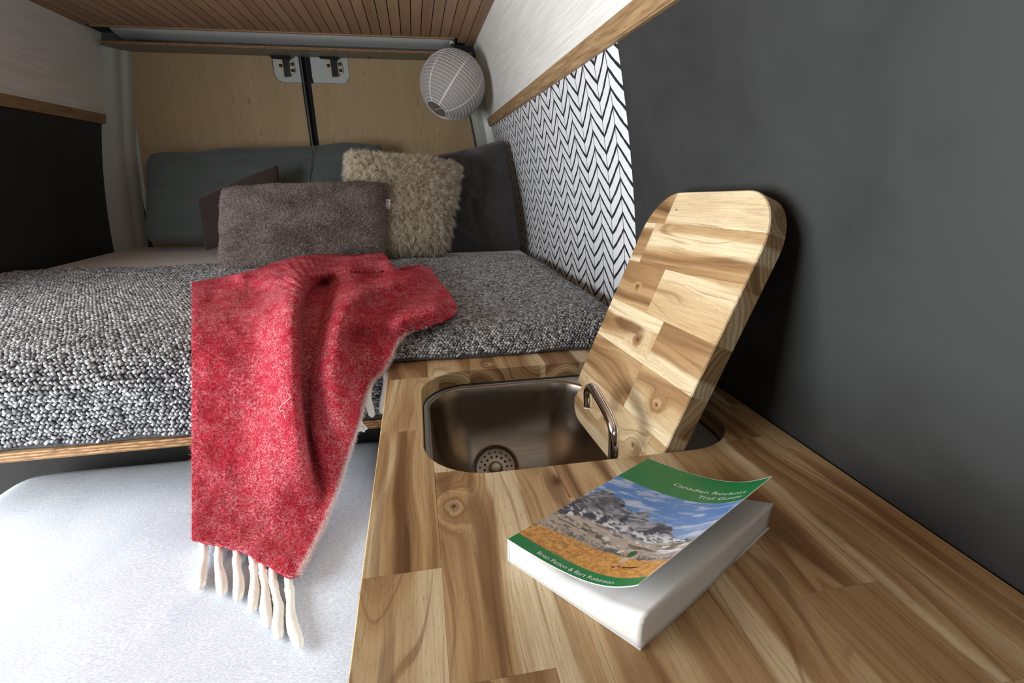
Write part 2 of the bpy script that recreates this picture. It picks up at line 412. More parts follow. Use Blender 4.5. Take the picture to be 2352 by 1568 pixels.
M['fur'] = vcol('sand_fur', .8, .25)
M['wool_fibre'] = vcol('wool_fibre', .9, .1)
M['yarn'] = vcol('marled_yarn', .95, .1, 0, (700, .40, srgb(48, 48, 50)))
M['cover'] = vcol('printed_cover', .32, .45)
M['print_white'] = plain('white_print', (244, 246, 244), .35)
M['cover_white'] = plain('cover_card', (238, 240, 240), .5)
def _red():
    t = NT('red_mohair'); uv = t.obj()
    a = t.noise(t.scale(uv, 250, 330, 360), 1.0, 4, .65); b = t.noise(uv, 11, 3, .6); c_ = t.noise(t.scale(uv, 200, 200, 200, (4, 1, 7)), 1.0, 3, .6); e = t.noise(t.scale(uv, 40, 50, 60), 1.0, 3, .6)
    col = t.mix(t.mapr(c_, .3, .7), srgb(176, 22, 46), srgb(212, 52, 76))
    fle = t.m_('MULTIPLY', t.mapr(a, .43, .64, 0, 1.0), t.mapr(t.m_('ADD', t.m_('MULTIPLY', b, .5), t.m_('MULTIPLY', e, .5)), .40, .60, .10, .92))
    col = t.mix(fle, col, srgb(238, 180, 186)); col = t.mix(t.mapr(e, .55, .75, 0, .35), col, srgb(206, 62, 84))
    t.bump(t.m_('ADD', a, t.m_('MULTIPLY', c_, .6)), 1.0, .005)
    return t.out(col, .95, 0, .08, Sheen_Weight=.08, Sheen_Tint=srgb(240, 150, 160))
M['red'] = _red()
M['tassel'] = fabric('cream_wool', (238, 235, 226), (252, 250, 244), 420, .7)
M['floor'] = ply_mat('floor_boards', (120, 98, 74), (140, 116, 90), 'x')
M['cabinet'] = plain('white_cabinet_board', (214, 214, 208), .5)
M['tag_cloth'] = plain('pale_tag', (206, 192, 196), .7)
M['tag_ink'] = plain('dark_ink', (90, 78, 84), .7)

# ------------------------------------------------------------------ van shell
ZC = .90                                            # counter top
XM = -.495                                          # middle of the van
def wx(z):                                          # curved side wall
    q = np.asarray(z, float) - .9; q = np.maximum(q, 0); return .508 - .0366*q - .164*q*q
YR = 2.95                                           # rear doors
YE = 1.094                                          # seam between charcoal and herringbone boards
TZ0, TZ1 = 1.512, 1.552                             # oak strip
ZCEIL, XCE = 1.8835, .340
def wall_panel(name, y0, y1, z0, z1, side, mat, parent=None, thick=.006, off=0.0):
    zs = np.linspace(z0, z1, 22); V = []; Fc = []
    for y in (y0, y1):
        for d in (0, thick):
            for z in zs:
                X = wx(z) - off + d; V.append((X if side > 0 else 2*XM - X, y, z))
    n = len(zs); A, B, C_, D = 0, n, 2*n, 3*n
    for i in range(n - 1):
        Fc += [(A+i, A+i+1, C_+i+1, C_+i), (B+i, D+i, D+i+1, B+i+1), (A+i, B+i, B+i+1, A+i+1), (C_+i, C_+i+1, D+i+1, D+i)]
    Fc += [(A, C_, D, B), (A+n-1, B+n-1, D+n-1, C_+n-1)]
    o = build(name, V, Fc, mat, parent); fix_normals(o)
    uvl = o.data.uv_layers.new(name='UVMap'); c = np.array(o.location) + (np.array(parent.location) if parent else 0)
    co = np.array([vv.co[:] for vv in o.data.vertices])
    uv = np.array([(co[l.vertex_index][1] + c[1], co[l.vertex_index][2] + c[2]) for l in o.data.loops], np.float32)
    uvl.data.foreach_set('uv', uv.ravel()); return o
wr = tag(wall_panel('wall_right', -1.8, 2.9, .02, 1.53, 1, M['dark_panel'], None, .012, -.008), kind='structure')
WL[wr.name] = np.array(wr.location)
wall_panel('board', -1.8, YE - .0005, .03, TZ0 + .01, 1, M['dark_panel'], wr)['label'] = 'charcoal painted board'
wall_panel('board', YE + .0005, 2.86, .60, TZ0 + .01, 1, M['chevron'], wr)['label'] = 'white board printed with black herringbone strokes'
# sloping white board above the strip
XT = float(wx(TZ1))
def upper(side):
    n = 8; V = []; Fc = []
    for y in (-1.8, 2.852):
        for d in (0, .012):
            for k in range(n + 1):
                s = k/n; X = XT - .002 + (XCE - XT + .002)*s + .010*math.sin(math.pi*s) + d; z = TZ1 - .012 + (ZCEIL + .004 - TZ1 + .012)*s
                V.append((X if side > 0 else 2*XM - X, y, z))
    m = n + 1
    for i in range(n):
        Fc += [(i, i+1, 2*m+i+1, 2*m+i), (m+i, 3*m+i, 3*m+i+1, m+i+1), (i, m+i, m+i+1, i+1), (2*m+i, 2*m+i+1, 3*m+i+1, 3*m+i)]
    Fc += [(0, 2*m, 3*m, m), (n, m+n, 3*m+n, 2*m+n)]
    return V, Fc
v, f = upper(1); o = fix_normals(build('board', v, f, M['white_vinyl'], wr)); o['label'] = 'white wood-grained sloping board'
def strip(side):
    V = []; Fc = [(0, 1, 2, 3), (7, 6, 5, 4)]
    for y in (-1.8, 2.856):
        for dx, z in ((-.012, TZ0), (-.013, TZ1), (.006, TZ1), (.006, TZ0)):
            X = float(wx(z)) + dx; V.append((X if side > 0 else 2*XM - X, y, z))
    for i in range(4): Fc.append((i, i + 4, (i + 1) % 4 + 4, (i + 1) % 4))
    return V, Fc
v, f = strip(1); o = build('trim_1', v, f, M['oak']); fix_normals(o); tag(o, kind='structure')
bm = bmesh.new(); bm.from_mesh(o.data); bmesh.ops.bevel(bm, geom=[e for e in bm.edges if abs(e.verts[0].co.y - e.verts[1].co.y) > 1], offset=.003, segments=3, affect='EDGES'); bm.to_mesh(o.data); bm.free()
# left side: boarded behind the sliding door opening
wl = tag(wall_panel('wall_left', 1.25, 2.9, .02, 1.53, -1, M['dark_panel'], None, .012, -.008), kind='structure')
v, f = upper(-1); o = fix_normals(build('board', v, f, M['white_vinyl'], wl)); o['label'] = 'white wood-grained sloping board'
v, f = strip(-1); o = fix_normals(build('trim_2', v, f, M['oak'])); tag(o, kind='structure')
tag(box('floor', (2*XM - .56, .56, -2.1, 2.95, -.02, 0), M['floor']), kind='structure')
# rear wall behind the doors, and the cab end
tag(box('wall_back', (2*XM - .56, .56, 2.99, 3.01, 0, 2.0), M['black']), kind='structure')
wf = tag(box('wall_front', (2*XM - .56, .56, -2.02, -1.98, 0, 1.20), M['dark_panel']), kind='structure')
box('header', (2*XM - .56, .56, -2.02, -1.98, 1.66, 1.92), M['dark_panel'], wf)
box('cab_panel', (2*XM - .53, 2*XM - .51, -2.02, -.25, 0, 1.55), M['dark_panel'], wl)

# ceiling of cedar slats
ce = tag(box('ceiling', (2*XM - XCE - .02, XCE + .02, -2.0, 2.88, ZCEIL + .012, ZCEIL + .03), M['black']), kind='structure')
pitch = .0441; k = 0; x1 = XCE - .001; slat_me = {}
while x1 > 2*XM - XCE + .03:
    yend = 2.845 if k == 0 else (2.79 if k == 1 else 2.70)
    wd = .0405
    v, f = boxvf(-wd/2, wd/2, -(yend + 1.9)/2, (yend + 1.9)/2, 0, .010)
    key = (yend, k % 5)
    if key not in slat_me: slat_me[key] = mesh_data('slat', v, f, SL[(k*3) % 5])
    o = link(bpy.data.objects.new('slat', slat_me[key])); o.parent = ce
    o.location = np.array([x1 - wd/2, (yend - 1.9)/2, ZCEIL]) - WL[ce.name]
    x1 -= pitch; k += 1
box('end_strip', (2*XM - XCE + .03, .232, 2.700, 2.712, ZCEIL - .005, ZCEIL + .012), SL[1], ce)

# painted roof beam across the rear
prof = [(2.716, 1.915), (2.722, 1.895), (2.735, 1.880), (2.760, 1.872), (2.80, 1.866), (2.84, 1.862), (2.87, 1.850), (2.93, 1.846), (2.93, 1.93), (2.716, 1.93)]
xs = [2*XM - .25, -1.0, -.5, 0.0, .17, .205, .232, .245]; V = []; Fc = []
for i, x in enumerate(xs):
    sh = max(0, (x - .17)/.075)**2*.05
    for y, z in prof: V.append((x, min(y + sh*.8, 2.93), min(z + sh*.25, 1.93)))
n = len(prof)
for i in range(len(xs) - 1):
    for j in range(n): Fc.append((i*n+j, i*n+(j+1) % n, (i+1)*n+(j+1) % n, (i+1)*n+j))
Fc += [tuple(range(n))[::-1], tuple(range((len(xs)-1)*n, len(xs)*n))]
beam = fix_normals(build('trim_3', V, Fc, M['paint_grey'], None, True)); tag(beam, kind='structure')
v, f = tubevf([(.225, 2.745, 1.868), (.225, 2.752, 1.882)], .011, 16); build('bolt_boss', v, f, M['paint_grey'], beam, True)
v, f = tubevf([(.225, 2.741, 1.862), (.225, 2.746, 1.870)], .006, 6); build('bolt', v, f, M['bolt'], beam)

# rear corner posts of painted steel
def post(name, side):
    zs = np.linspace(.55, 1.84, 26); rows = []
    for z in zs:
        xd = .352 - .19*(z - 1.41) if z > 1.41 else .352 + (1.41 - z)*.10
        xw = float(wx(min(z, 1.53))) - (max(0, z - 1.53))*.27
        rows.append([(xd, 2.955), (xd + .006, 2.935), (xd + .014, 2.918), (xd + .03, 2.915), (xd + .036, 2.905), (xd + .040, 2.885), (xd*.45 + xw*.55 + .014, 2.872), (xw + .004, 2.862), (xw + .02, 2.855)])
    P = np.array([[(x if side > 0 else 2*XM - x, y, z) for x, y in r] for r, z in zip(rows, zs)])
    v, f = gridvf(P); o = fix_normals(build(name, v, f, M['paint_pale'], None, True)); return tag(o, kind='structure')
pr = post('trim_4', 1); post('trim_5', -1)
p0 = at(1100, 240, 1, 2.897); p1 = at(1107, 283, 1, 2.897)
v = [p0 + (-.004, 0, 0), p0 + (.012, 0, .0), p1 + (.006, 0, 0), p1 + (-.002, 0, -.012)]; v += [q + np.array([0, .004, 0]) for q in v]
build('slot', v, [(0, 1, 2, 3), (7, 6, 5, 4), (0, 4, 5, 1), (1, 5, 6, 2), (2, 6, 7, 3), (3, 7, 4, 0)], M['black'], pr)
p = at(1119, 334, 1, 2.868); v, f = tubevf([p, p - np.array([0, .014, 0])], .009, 12); build('screw', v, f, M['bolt'], pr)

# rear doors lined with plywood, cut away around the catches
def poly_prism(name, pts, y0, y1, mat, parent):          # polygon in X, Z extruded along Y
    n = len(pts); v = [(x, y0, z) for x, z in pts] + [(x, y1, z) for x, z in pts]
    f = [tuple(range(n)), tuple(range(n, 2*n))[::-1]] + [(i, i + n, (i + 1) % n + n, (i + 1) % n) for i in range(n)]
    return fix_normals(build(name, v, f, mat, parent))
def arc(cx, cz, r, a0, a1, n=8):
    return [(cx + r*math.cos(math.radians(a0 + (a1 - a0)*k/n)), cz + r*math.sin(math.radians(a0 + (a1 - a0)*k/n))) for k in range(n + 1)]
ZD, Z0 = 1.85, .62
dl = thing('door_1', (-1.0, YR, Z0), None, None); tag(dl, kind='structure')
dr = thing('door_2', (0.0, YR, Z0), None, None); tag(dr, kind='structure')
for k in ('label', 'category', 'group'):
    for d in (dl, dr):
        if k in d: del d[k]
cz = 1.7165
xl0, xl1 = -.648, -.522; xr0, xr1 = -.476, -.287
poly_prism('plywood_lining', [(2*XM - .40, Z0), (-.503, Z0), (-.523, cz), ] + arc(xl0 + .045, cz + .045, .045, 270, 180)[0:] + [(xl0 - .003, ZD), (2*XM - .30, ZD)], YR, YR + .009, M['door_ply'], dl)
poly_prism('plywood_lining', [(.395, Z0), (.352, 1.41), (.268, ZD), (xr1, ZD)] + arc(xr1 - .04, cz + .04, .04, 0, -90) + [(-.477, cz), (-.468, Z0)], YR, YR + .009, M['door_ply'], dr)
box('door_skin', (2*XM - .38, -.523, YR + .012, YR + .02, Z0, ZD), M['paint_grey'], dl)
box('door_skin', (-.478, .33, YR + .012, YR + .02, Z0, ZD), M['paint_grey'], dr)
for (x0, x1, par, rr) in ((xl0, -.523, dl, 'l'), (xr0, xr1, dr, 'r')):
    pts = (arc(x0 + .044, cz + .046, .042, 180, 270) + [(x1, cz + .003), (x1, ZD), (x0 + .002, ZD)]) if rr == 'l' else ([(x0, ZD), (x0 + .006, cz + .03), (x0 + .012, cz + .003)] + arc(x1 - .042, cz + .044, .040, -90, 0) + [(x1 - .002, ZD)])
    o = poly_prism('painted_pocket', pts, YR + .004, YR + .012, M['paint_grey'], par)
# meeting edges: seal lip on the left leaf and a dark gap
v = [(-.522, YR - .012, ZD), (-.506, YR - .018, ZD), (-.503, YR + .02, ZD), (-.524, YR + .02, ZD), (-.501, YR - .012, Z0), (-.486, YR - .018, Z0), (-.483, YR + .02, Z0), (-.503, YR + .02, Z0)]
fq = [(0, 1, 2, 3), (7, 6, 5, 4), (0, 4, 5, 1), (1, 5, 6, 2), (2, 6, 7, 3), (3, 7, 4, 0)]
o = fix_normals(build('edge_seal', v, fq, M['rubber'], dl)); o['label'] = 'dark grey rubber edge seal'
v = [(-.514, YR - .020, ZD), (-.509, YR - .020, ZD), (-.509, YR - .01, ZD), (-.514, YR - .01, ZD), (-.494, YR - .020, Z0), (-.489, YR - .020, Z0), (-.489, YR - .01, Z0), (-.494, YR - .01, Z0)]
fix_normals(build('seal_bead', v, fq, M['paint_dark'], o))
v = [(-.505, YR + .001, ZD), (-.470, YR + .001, ZD), (-.470, YR + .02, ZD), (-.505, YR + .02, ZD), (-.485, YR + .001, Z0), (-.466, YR + .001, Z0), (-.466, YR + .02, Z0), (-.485, YR + .02, Z0)]
fix_normals(build('edge_gap', v, fq, M['black'], dr))
# catches
for par, ox in ((dl, 0), (dr, 109.5)):
    pxz = lambda u, v_: tuple(at(u + ox, v_, 1, YR)[[0, 2]])
    br = poly_prism('catch_plate', [pxz(635, 136), pxz(651, 136), pxz(655, 170), pxz(649, 170), pxz(637, 155)], YR - .004, YR + .004, M['zinc'], par)
    b2 = poly_prism('catch_plate', [pxz(664, 141), pxz(671, 141), pxz(675, 146), pxz(678, 160), pxz(679, 167), pxz(676, 170), pxz(667, 170)], YR - .004, YR + .004, M['zinc'], par)
    poly_prism('latch_bolt', [pxz(649, 136), pxz(663, 136), pxz(668, 176), pxz(655, 177)], YR - .014, YR + .004, M['rubber'], par)
    poly_prism('striker', [pxz(622, 130.5), pxz(668, 131), pxz(671, 137), pxz(665, 139), pxz(646, 138), pxz(628, 136.5)], YR - .03, YR - .016, M['black'], par)
    for (u, v_), pp in (((644.5, 151), br), ((671, 148), b2), ((673, 162), b2)):
        p = at(u + ox, v_, 1, YR - .004); v, f = tubevf([p, p - np.array([0, .004, 0]), p - np.array([0, .007, 0])], [.008, .008, .004], 14); build('bolt_head', v, f, M['bolt'], pp, True)
for u, v_ in ((1079, 314),):
    p = at(u, v_, 1, YR); v, f = tubevf([p, p - np.array([0, .004, 0])], .005, 12); build('screw', v, f, M['steel_flat'], dr)
P = [(.352 - .19*(z - 1.41) if z > 1.41 else .352 + (1.41 - z)*.10, YR - .006, z) for z in np.linspace(Z0, 1.83, 14)]
v, f = tubevf(np.array(P) + (.002, 0, 0), .006, 8); build('door_seal', v, f, M['rubber'], dr, True)

# plywood shelf under the roof beam
sh = thing('rear_shelf', (XM, 2.87, 1.834), 'thin grey plywood shelf under the roof beam above the rear doors', 'shelf')
b = box('board', (2*XM - .325, .325, 2.792, 2.945, 1.834, 1.845), M['shelf_ply'], sh)
box('front_edge', (2*XM - .325, .325, 2.7895, 2.7918, 1.8342, 1.8448), M['ply_edge'], sh)
for u, v_ in ((847, 131), (978, 134)):
    p = at(u, v_, 2, 1.834); v, f = tubevf([p, p - np.array([0, 0, .003])], .006, 12); build('screw', v, f, M['bolt'], sh)

# ------------------------------------------------------------------ bed
ZP = .772                                             # underside / top of the bed board
bp = thing('bed_platform', (XM, 1.9, 0.0), 'plywood bed platform with a bare layered edge under the grey throw', 'bed base')
box('board', (2*XM - .49, .49, .975, 2.90, ZP - .008, ZP + .010), M['shelf_ply'], bp)
box('front_edge', (2*XM - .49, -.079, .966, .9745, ZP - .008, ZP + .010), M['ply_edge'], bp)
box('support_panel', (2*XM - .49, .40, 1.235, 1.253, 0, ZP - .009), M['black'], bp)
mt = box('mattress', (2*XM - .45, .475, 1.035, 2.88, ZP + .011, .938), M['sheet'], None, .035, 4)
tag(mt, 'pale mattress showing as a white line below the charcoal pillow', 'mattress')

# chunky grey knit throw over the mattress
def throw_profile(n=200):
    P = [(2.065, .952), (1.9, .954), (1.5, .956), (1.12, .957), (1.06, .954), (1.02, .946), (.992, .932), (.974, .915), (.966, .903), (.968, .88), (.972, .85), (.973, .82), (.972, .784)]
    return smooth_path(P, n, 2)
TP = throw_profile(260)
TA = np.r_[0, np.cumsum(np.linalg.norm(np.diff(TP, axis=0), axis=1))]
def throw_pt(x, a):
    y = np.interp(a, TA, TP[:, 0]); z = np.interp(a, TA, TP[:, 1])
    edge = np.clip((x - .40)/.085, 0, 1); top = np.clip((z - .90)/.05, 0, 1)
    z = z - edge**2*.036*top
    nz = fbm(x*9 + 20, a*9 + 3, 5, 3) - .5
    z = z + nz*.012*np.clip((y - 1.0)/.1, 0, 1)
    y = y + (fbm(x*11 + 5, a*14 + 9, 11, 3) - .5)*.016*np.clip((1.05 - y)/.08, 0, 1)
    far = np.clip((y - 1.95)/.17, 0, 1); y = y + far*(fbm(x*4 + 2, x*0 + 1, 9, 2) - .5)*.10 - far*np.clip((x - .25)/.2, 0, 1)*.02
    return np.stack([x, y, z], -1)
aL = float(np.interp(.904, TP[::-1, 1][:120], TA[::-1][:120]))
def throw_patch(x0, x1, a1, nx, na):
    X, A = np.meshgrid(np.linspace(x0, x1, nx), np.linspace(0, a1, na)); return throw_pt(X, A)
th = thing('knit_throw', (XM, 1.5, .785), 'chunky marled grey knitted throw spread over the mattress', 'throw')
def shell(P, t):                                       # closed sheet of thickness t below P
    m, n = P.shape[:2]; gu = np.gradient(P, axis=1); gv = np.gradient(P, axis=0); N = np.cross(gu, gv); N /= np.linalg.norm(N, axis=2)[..., None] + 1e-12
    if N[m//4, n//2, 2] < 0: N = -N
    Q = P - N*t; v1, f1 = gridvf(P); v2, f2 = gridvf(Q); k = m*n
    b = [(0, j) for j in range(n)] + [(i, n-1) for i in range(1, m)] + [(m-1, j) for j in range(n-2, -1, -1)] + [(i, 0) for i in range(m-2, 0, -1)]
    ids = [i*n + j for i, j in b]; fr = [(ids[q], ids[(q+1) % len(ids)], ids[(q+1) % len(ids)] + k, ids[q] + k) for q in range(len(ids))]
    return np.vstack([v1, v2]), np.vstack([f1, (f2 + k)[:, ::-1], np.array(fr)]), N
v, f, _ = shell(throw_patch(-.077, .487, aL, 90, 150), .005); fix_normals(build('knit_backing', v, f, M['knit_base'], th, True))
v, f, _ = shell(throw_patch(2*XM - .44, -.0775, TA[-1], 90, 150), .004); fix_normals(build('knit_backing', v, f, M['knit_base'], th, True))
def stitches(x0, x1, a0, a1, dx, da, ln, rad, name):
    na = int((a1 - a0)/da); nx = int((x1 - x0)/dx)
    J, I = np.meshgrid(np.arange(na), np.arange(nx), indexing='ij'); J = J.ravel(); I = I.ravel()
    x = x0 + (I + .5*(J % 2))*dx + rng.normal(0, dx*.10, len(I)); a = a0 + J*da + rng.normal(0, da*.10, len(I))
    a = a + np.sin(x*37)*.002
    keep = (x < x1); x, a, J = x[keep], a[keep], J[keep]
    e = .003; c = throw_pt(x, a); tx = throw_pt(x + e, a) - throw_pt(x - e, a); ta = throw_pt(x, a + e) - throw_pt(x, a - e)
    tx /= np.linalg.norm(tx, axis=1)[:, None]; ta /= np.linalg.norm(ta, axis=1)[:, None]; nn = np.cross(ta, tx); nn /= np.linalg.norm(nn, axis=1)[:, None]
    nn *= np.sign(nn[:, 2:3]*.8 - nn[:, 1:2]*.6)
    ang = np.where(J % 2 == 0, 1, -1)*(.72 + rng.normal(0, .14, len(x)))
    d = tx*np.cos(ang)[:, None] + ta*np.sin(ang)[:, None]; s = np.cross(nn, d)
    L = ln*(1 + rng.normal(0, .12, len(x)))[:, None]; R = rad*(1 + rng.normal(0, .14, len(x)))[:, None]
    c = c + nn*R*.7
    V = [c - d*L*.55 - nn*R*.8]
    for o_, q in ((-.22, 1.0), (.22, 1.0)):
        for k in range(4):
            t = k*math.pi/2 + .785; V.append(c + d*L*o_ + (s*math.cos(t) + nn*math.sin(t)*.9)*R*q)
    V.append(c + d*L*.55 - nn*R*.8); V = np.stack(V, 1); o = (np.arange(len(x))*10)[:, None]; T = []
    for k in range(4):
        k2 = (k + 1) % 4
        T += [np.c_[o, o+1+k2, o+1+k], np.c_[o+1+k, o+1+k2, o+5+k2], np.c_[o+1+k, o+5+k2, o+5+k], np.c_[o+9, o+5+k, o+5+k2]]
    g = np.clip(rng.beta(2.0, 2.6, len(x)), 0, 1)[:, None]; cols = (np.array(srgb(78, 80, 84)[:3])*(1-g) + np.array(srgb(226, 229, 233)[:3])*g)
    ob = build(name, V.reshape(-1, 3), np.vstack(T), M['yarn'], th, True, colors=np.repeat(cols, 10, 0)); ob['kind'] = 'stuff'; return ob
a_mid = float(np.interp(-1.30, -TP[:, 0], TA))
stitches(-.30, .485, .0, a_mid, .0074, .0068, .0112, .0029, 'stitches')
stitches(2*XM - .43, -.30, .0, TA[-1] - .002, .0086, .0079, .0130, .0034, 'stitches')
stitches(-.077, .485, a_mid, aL, .0066, .0060, .0108, .0027, 'stitches')
stitches(-.30, -.077, a_mid, TA[-1] - .002, .0066, .0060, .0108, .0027, 'stitches')

# ------------------------------------------------------------------ pillows
def pillow(name, TL, TR, BR, BL, thick, mat, label, cat='pillow', bow=.05, seed=0, n=44, wr=.004, parent=None, pw=.55, plump=2.6, rnd=.05, wave=0.0):
    TL, TR, BR, BL = map(np.array, (TL, TR, BR, BL)); s = np.linspace(-1, 1, n); U, V = np.meshgrid(s, s)
    Ub = U*(1 - bow*(1 - V**2)*np.abs(U)); Vb = V*(1 - bow*(1 - U**2)*np.abs(V))
    cr = 1 - rnd*np.abs(U)**5*np.abs(V)**5; Ub = Ub*cr; Vb = Vb*cr
    Vb = Vb + wave*np.clip(V, 0, 1)**2*(np.sin(U*7.5 + seed) + .6*np.sin(U*13 + 2*seed))
    a = ((Ub + 1)/2)[..., None]; b = ((Vb + 1)/2)[..., None]
    P = BL*(1-a)*(1-b) + BR*a*(1-b) + TR*a*b + TL*(1-a)*b
    nrm = np.cross((TR + BR) - (TL + BL), (TL + TR) - (BL + BR)); nrm /= np.linalg.norm(nrm)
    if nrm[1] > 0: nrm = -nrm
    T = np.clip((1 - np.abs(U)**plump)*(1 - np.abs(V)**plump), 0, 1)**pw
    wrk = (fbm(U*3 + 10, V*3 + 10, seed, 4) - .5)*wr*4*np.clip(T*2, 0, 1) + .35*wr*np.sin((U + V*.3)*9 + seed)*np.clip(1.2 - T, 0, 1)*np.clip(T*5, 0, 1)
    A = P + nrm*((T*thick*.55 + wrk)[..., None] + .0015); B = P - nrm*((T*thick*.45)[..., None] + .0015)
    v1, f1 = gridvf(A); v2, f2 = gridvf(B); k = n*n
    ids = [j for j in range(n)] + [i*n + n-1 for i in range(1, n)] + [(n-1)*n + j for j in range(n-2, -1, -1)] + [i*n for i in range(n-2, 0, -1)]
    fr = np.array([(ids[q], ids[(q+1) % len(ids)], ids[(q+1) % len(ids)] + k, ids[q] + k) for q in range(len(ids))])
    v = np.vstack([v1, v2]); f = np.vstack([f1, f2[:, ::-1] + k, fr])
    if parent is None:
        o = fix_normals(build(name, v, f, mat, None, True)); tag(o, label, cat)
    else: o = fix_normals(build(name, v, f, mat, parent, True))
    return o, A, nrm, (U, V)
g = lambda u, v, Y: at(u, v, 1, Y)
# slate blue bolster along the doors
bt = thing('bolster_pillow', (-.55, 2.72, .94), 'long slate blue-grey bolster pillow against the rear doors', 'pillow')
pillow('cover', g(330, 352, 2.80), g(884, 326, 2.80), g(900, 545, 2.62), g(330, 560, 2.62), .15, M['teal'], None, parent=bt, bow=.02, seed=3, n=60, wr=.008, pw=.4, wave=.022)
for u0, u1 in ((719, 712), (828, 826)):
    pts = [g(u0, 331, 2.77), g(u0 - 1, 345, 2.700), g((u0 + u1)/2, 380, 2.662), g(u1, 420, 2.640), g(u1, 470, 2.62)]
    v, f = tubevf(smooth_path(pts, 18), .0016, 6); build('seam', v, f, M['charcoal'], bt, True)
pillow('small_cushion', g(452, 455, 2.50), g(641, 374, 2.52), g(652, 505, 2.42), g(470, 580, 2.40), .11, M['maroon'], 'small dark brown cushion leaning on the slate bolster', 'cushion', .04, 8)
# charcoal quilted pillow in the corner
ck = thing('quilted_pillow', (.22, 2.25, .955), 'charcoal quilted pillow in the corner against the herringbone board', 'pillow')
_, A, nr, UV = pillow('cover', g(955, 366, 2.52), g(1165, 318, 2.44), g(1199, 577, 2.25), g(1000, 585, 2.26), .15, M['charcoal'], None, parent=ck, bow=.045, seed=5, n=60, wr=.009, rnd=.04)
def on_grid(A, u, v):
    n = A.shape[0]; x = (u + 1)/2*(n - 1); y = (v + 1)/2*(n - 1); i = int(min(max(y, 0), n - 1.001)); j = int(min(max(x, 0), n - 1.001)); fx, fy = x - j, y - i
    return (A[i, j]*(1-fx) + A[i, j+1]*fx)*(1-fy) + (A[i+1, j]*(1-fx) + A[i+1, j+1]*fx)*fy
P = [on_grid(A, *q) for q in [(t, .985) for t in np.linspace(-.97, .97, 20)] + [(.985, t) for t in np.linspace(.97, -.97, 20)] + [(t, -.985) for t in np.linspace(.97, -.97, 20)]]
v, f = tubevf(smooth_path(P, 90, 1), .0032, 8); build('piping', v, f, M['charcoal'], ck, True)
for (a0, b0), (a1, b1) in (((.25, -.95), (.96, -.25)), ((-.3, -.95), (.96, .35)), ((.96, -.75), (.45, -.95)), ((.2, -.35), (.62, -.93))):
    P = [on_grid(A, a0 + (a1-a0)*t, b0 + (b1-b0)*t) + nr*.0005 for t in np.linspace(0, 1, 24)]; v, f = tubevf(P, .0011, 5); build('quilting', v, f, M['charcoal'], ck, True)
# sand fur cushion
fk = thing('fur_cushion', (.0, 2.1, .955), 'shaggy sand-coloured fur cushion between the mauve and charcoal pillows', 'cushion')
_, A, nr, (U, V) = pillow('cover', g(796, 352, 2.24), g(1058, 380, 2.22), g(1022, 582, 2.03), g(806, 592, 2.03), .14, M['fur_base'], None, parent=fk, bow=.03, seed=2, n=60, wr=.004, pw=.42)
def fur(A, nr, n, ln, rad, colA, colB, parent, name, droop=.5, clump=900, spread=.5, cells=34, patch=.3):
    m = A.shape[0]; u = rng.uniform(0, m - 1.001, n); v = rng.uniform(0, m - 1.001, n); j = u.astype(int); i = v.astype(int); fx = (u - j)[:, None]; fy = (v - i)[:, None]
    P = (A[i, j]*(1-fx) + A[i, j+1]*fx)*(1-fy) + (A[i+1, j]*(1-fx) + A[i+1, j+1]*fx)*fy
    N = np.cross(np.gradient(A, axis=1), np.gradient(A, axis=0)); N /= np.linalg.norm(N, axis=2)[..., None]
    if (N[m//2, m//2] @ nr) < 0: N = -N
    Nn = N[i, j]
    cu = (u/(m-1)*2 - 1); cv = (v/(m-1)*2 - 1); edge = np.maximum(np.abs(cu), np.abs(cv))**6
    out = (cu[:, None]*(A[m//2, -1] - A[m//2, 0]) + cv[:, None]*(A[-1, m//2] - A[0, m//2])); out /= np.linalg.norm(out, axis=1)[:, None] + 1e-9
    cc = rng.integers(0, clump, n); dirs = rng.normal(size=(clump, 3)); gx = np.floor(u/(m-1)*cells).astype(int); gy = np.floor(v/(m-1)*cells).astype(int); cid = (gx*131 + gy*17) % clump
    d = Nn*.8 + dirs[cid]*spread*.45 + rng.normal(size=(n, 3))*.16 + out*edge[:, None]*.9 + np.array([0, 0, -1])*droop*.5
    bend = np.array([0, 0, -1])*droop*(np.broadcast_to(ln, n)*rng.uniform(.2, .8, n))[:, None]*.5 + dirs[cid]*np.mean(ln)*.15
    t = np.clip(rng.normal(.5, .26, n) + (dirs[cid][:, 0])*.12 + (fbm(u/(m-1)*5 + 3, v/(m-1)*4, 77, 4) - .5)*1.6*patch, 0, 1)[:, None]
    cols = np.array(srgb(*colA)[:3])*(1-t) + np.array(srgb(*colB)[:3])*t
    Vv, Ff, Cc = hairs(P, d, ln*rng.uniform(.6, 1.15, n), rad, bend, cols)
    o = build(name, Vv, Ff, M['fur'], parent, True, colors=Cc); o['kind'] = 'stuff'; return o
fur(A, nr, 80000, .030, .00060, (172, 157, 131), (242, 231, 211), fk, 'fur_pile', 1.0, 1500, .30, 40)
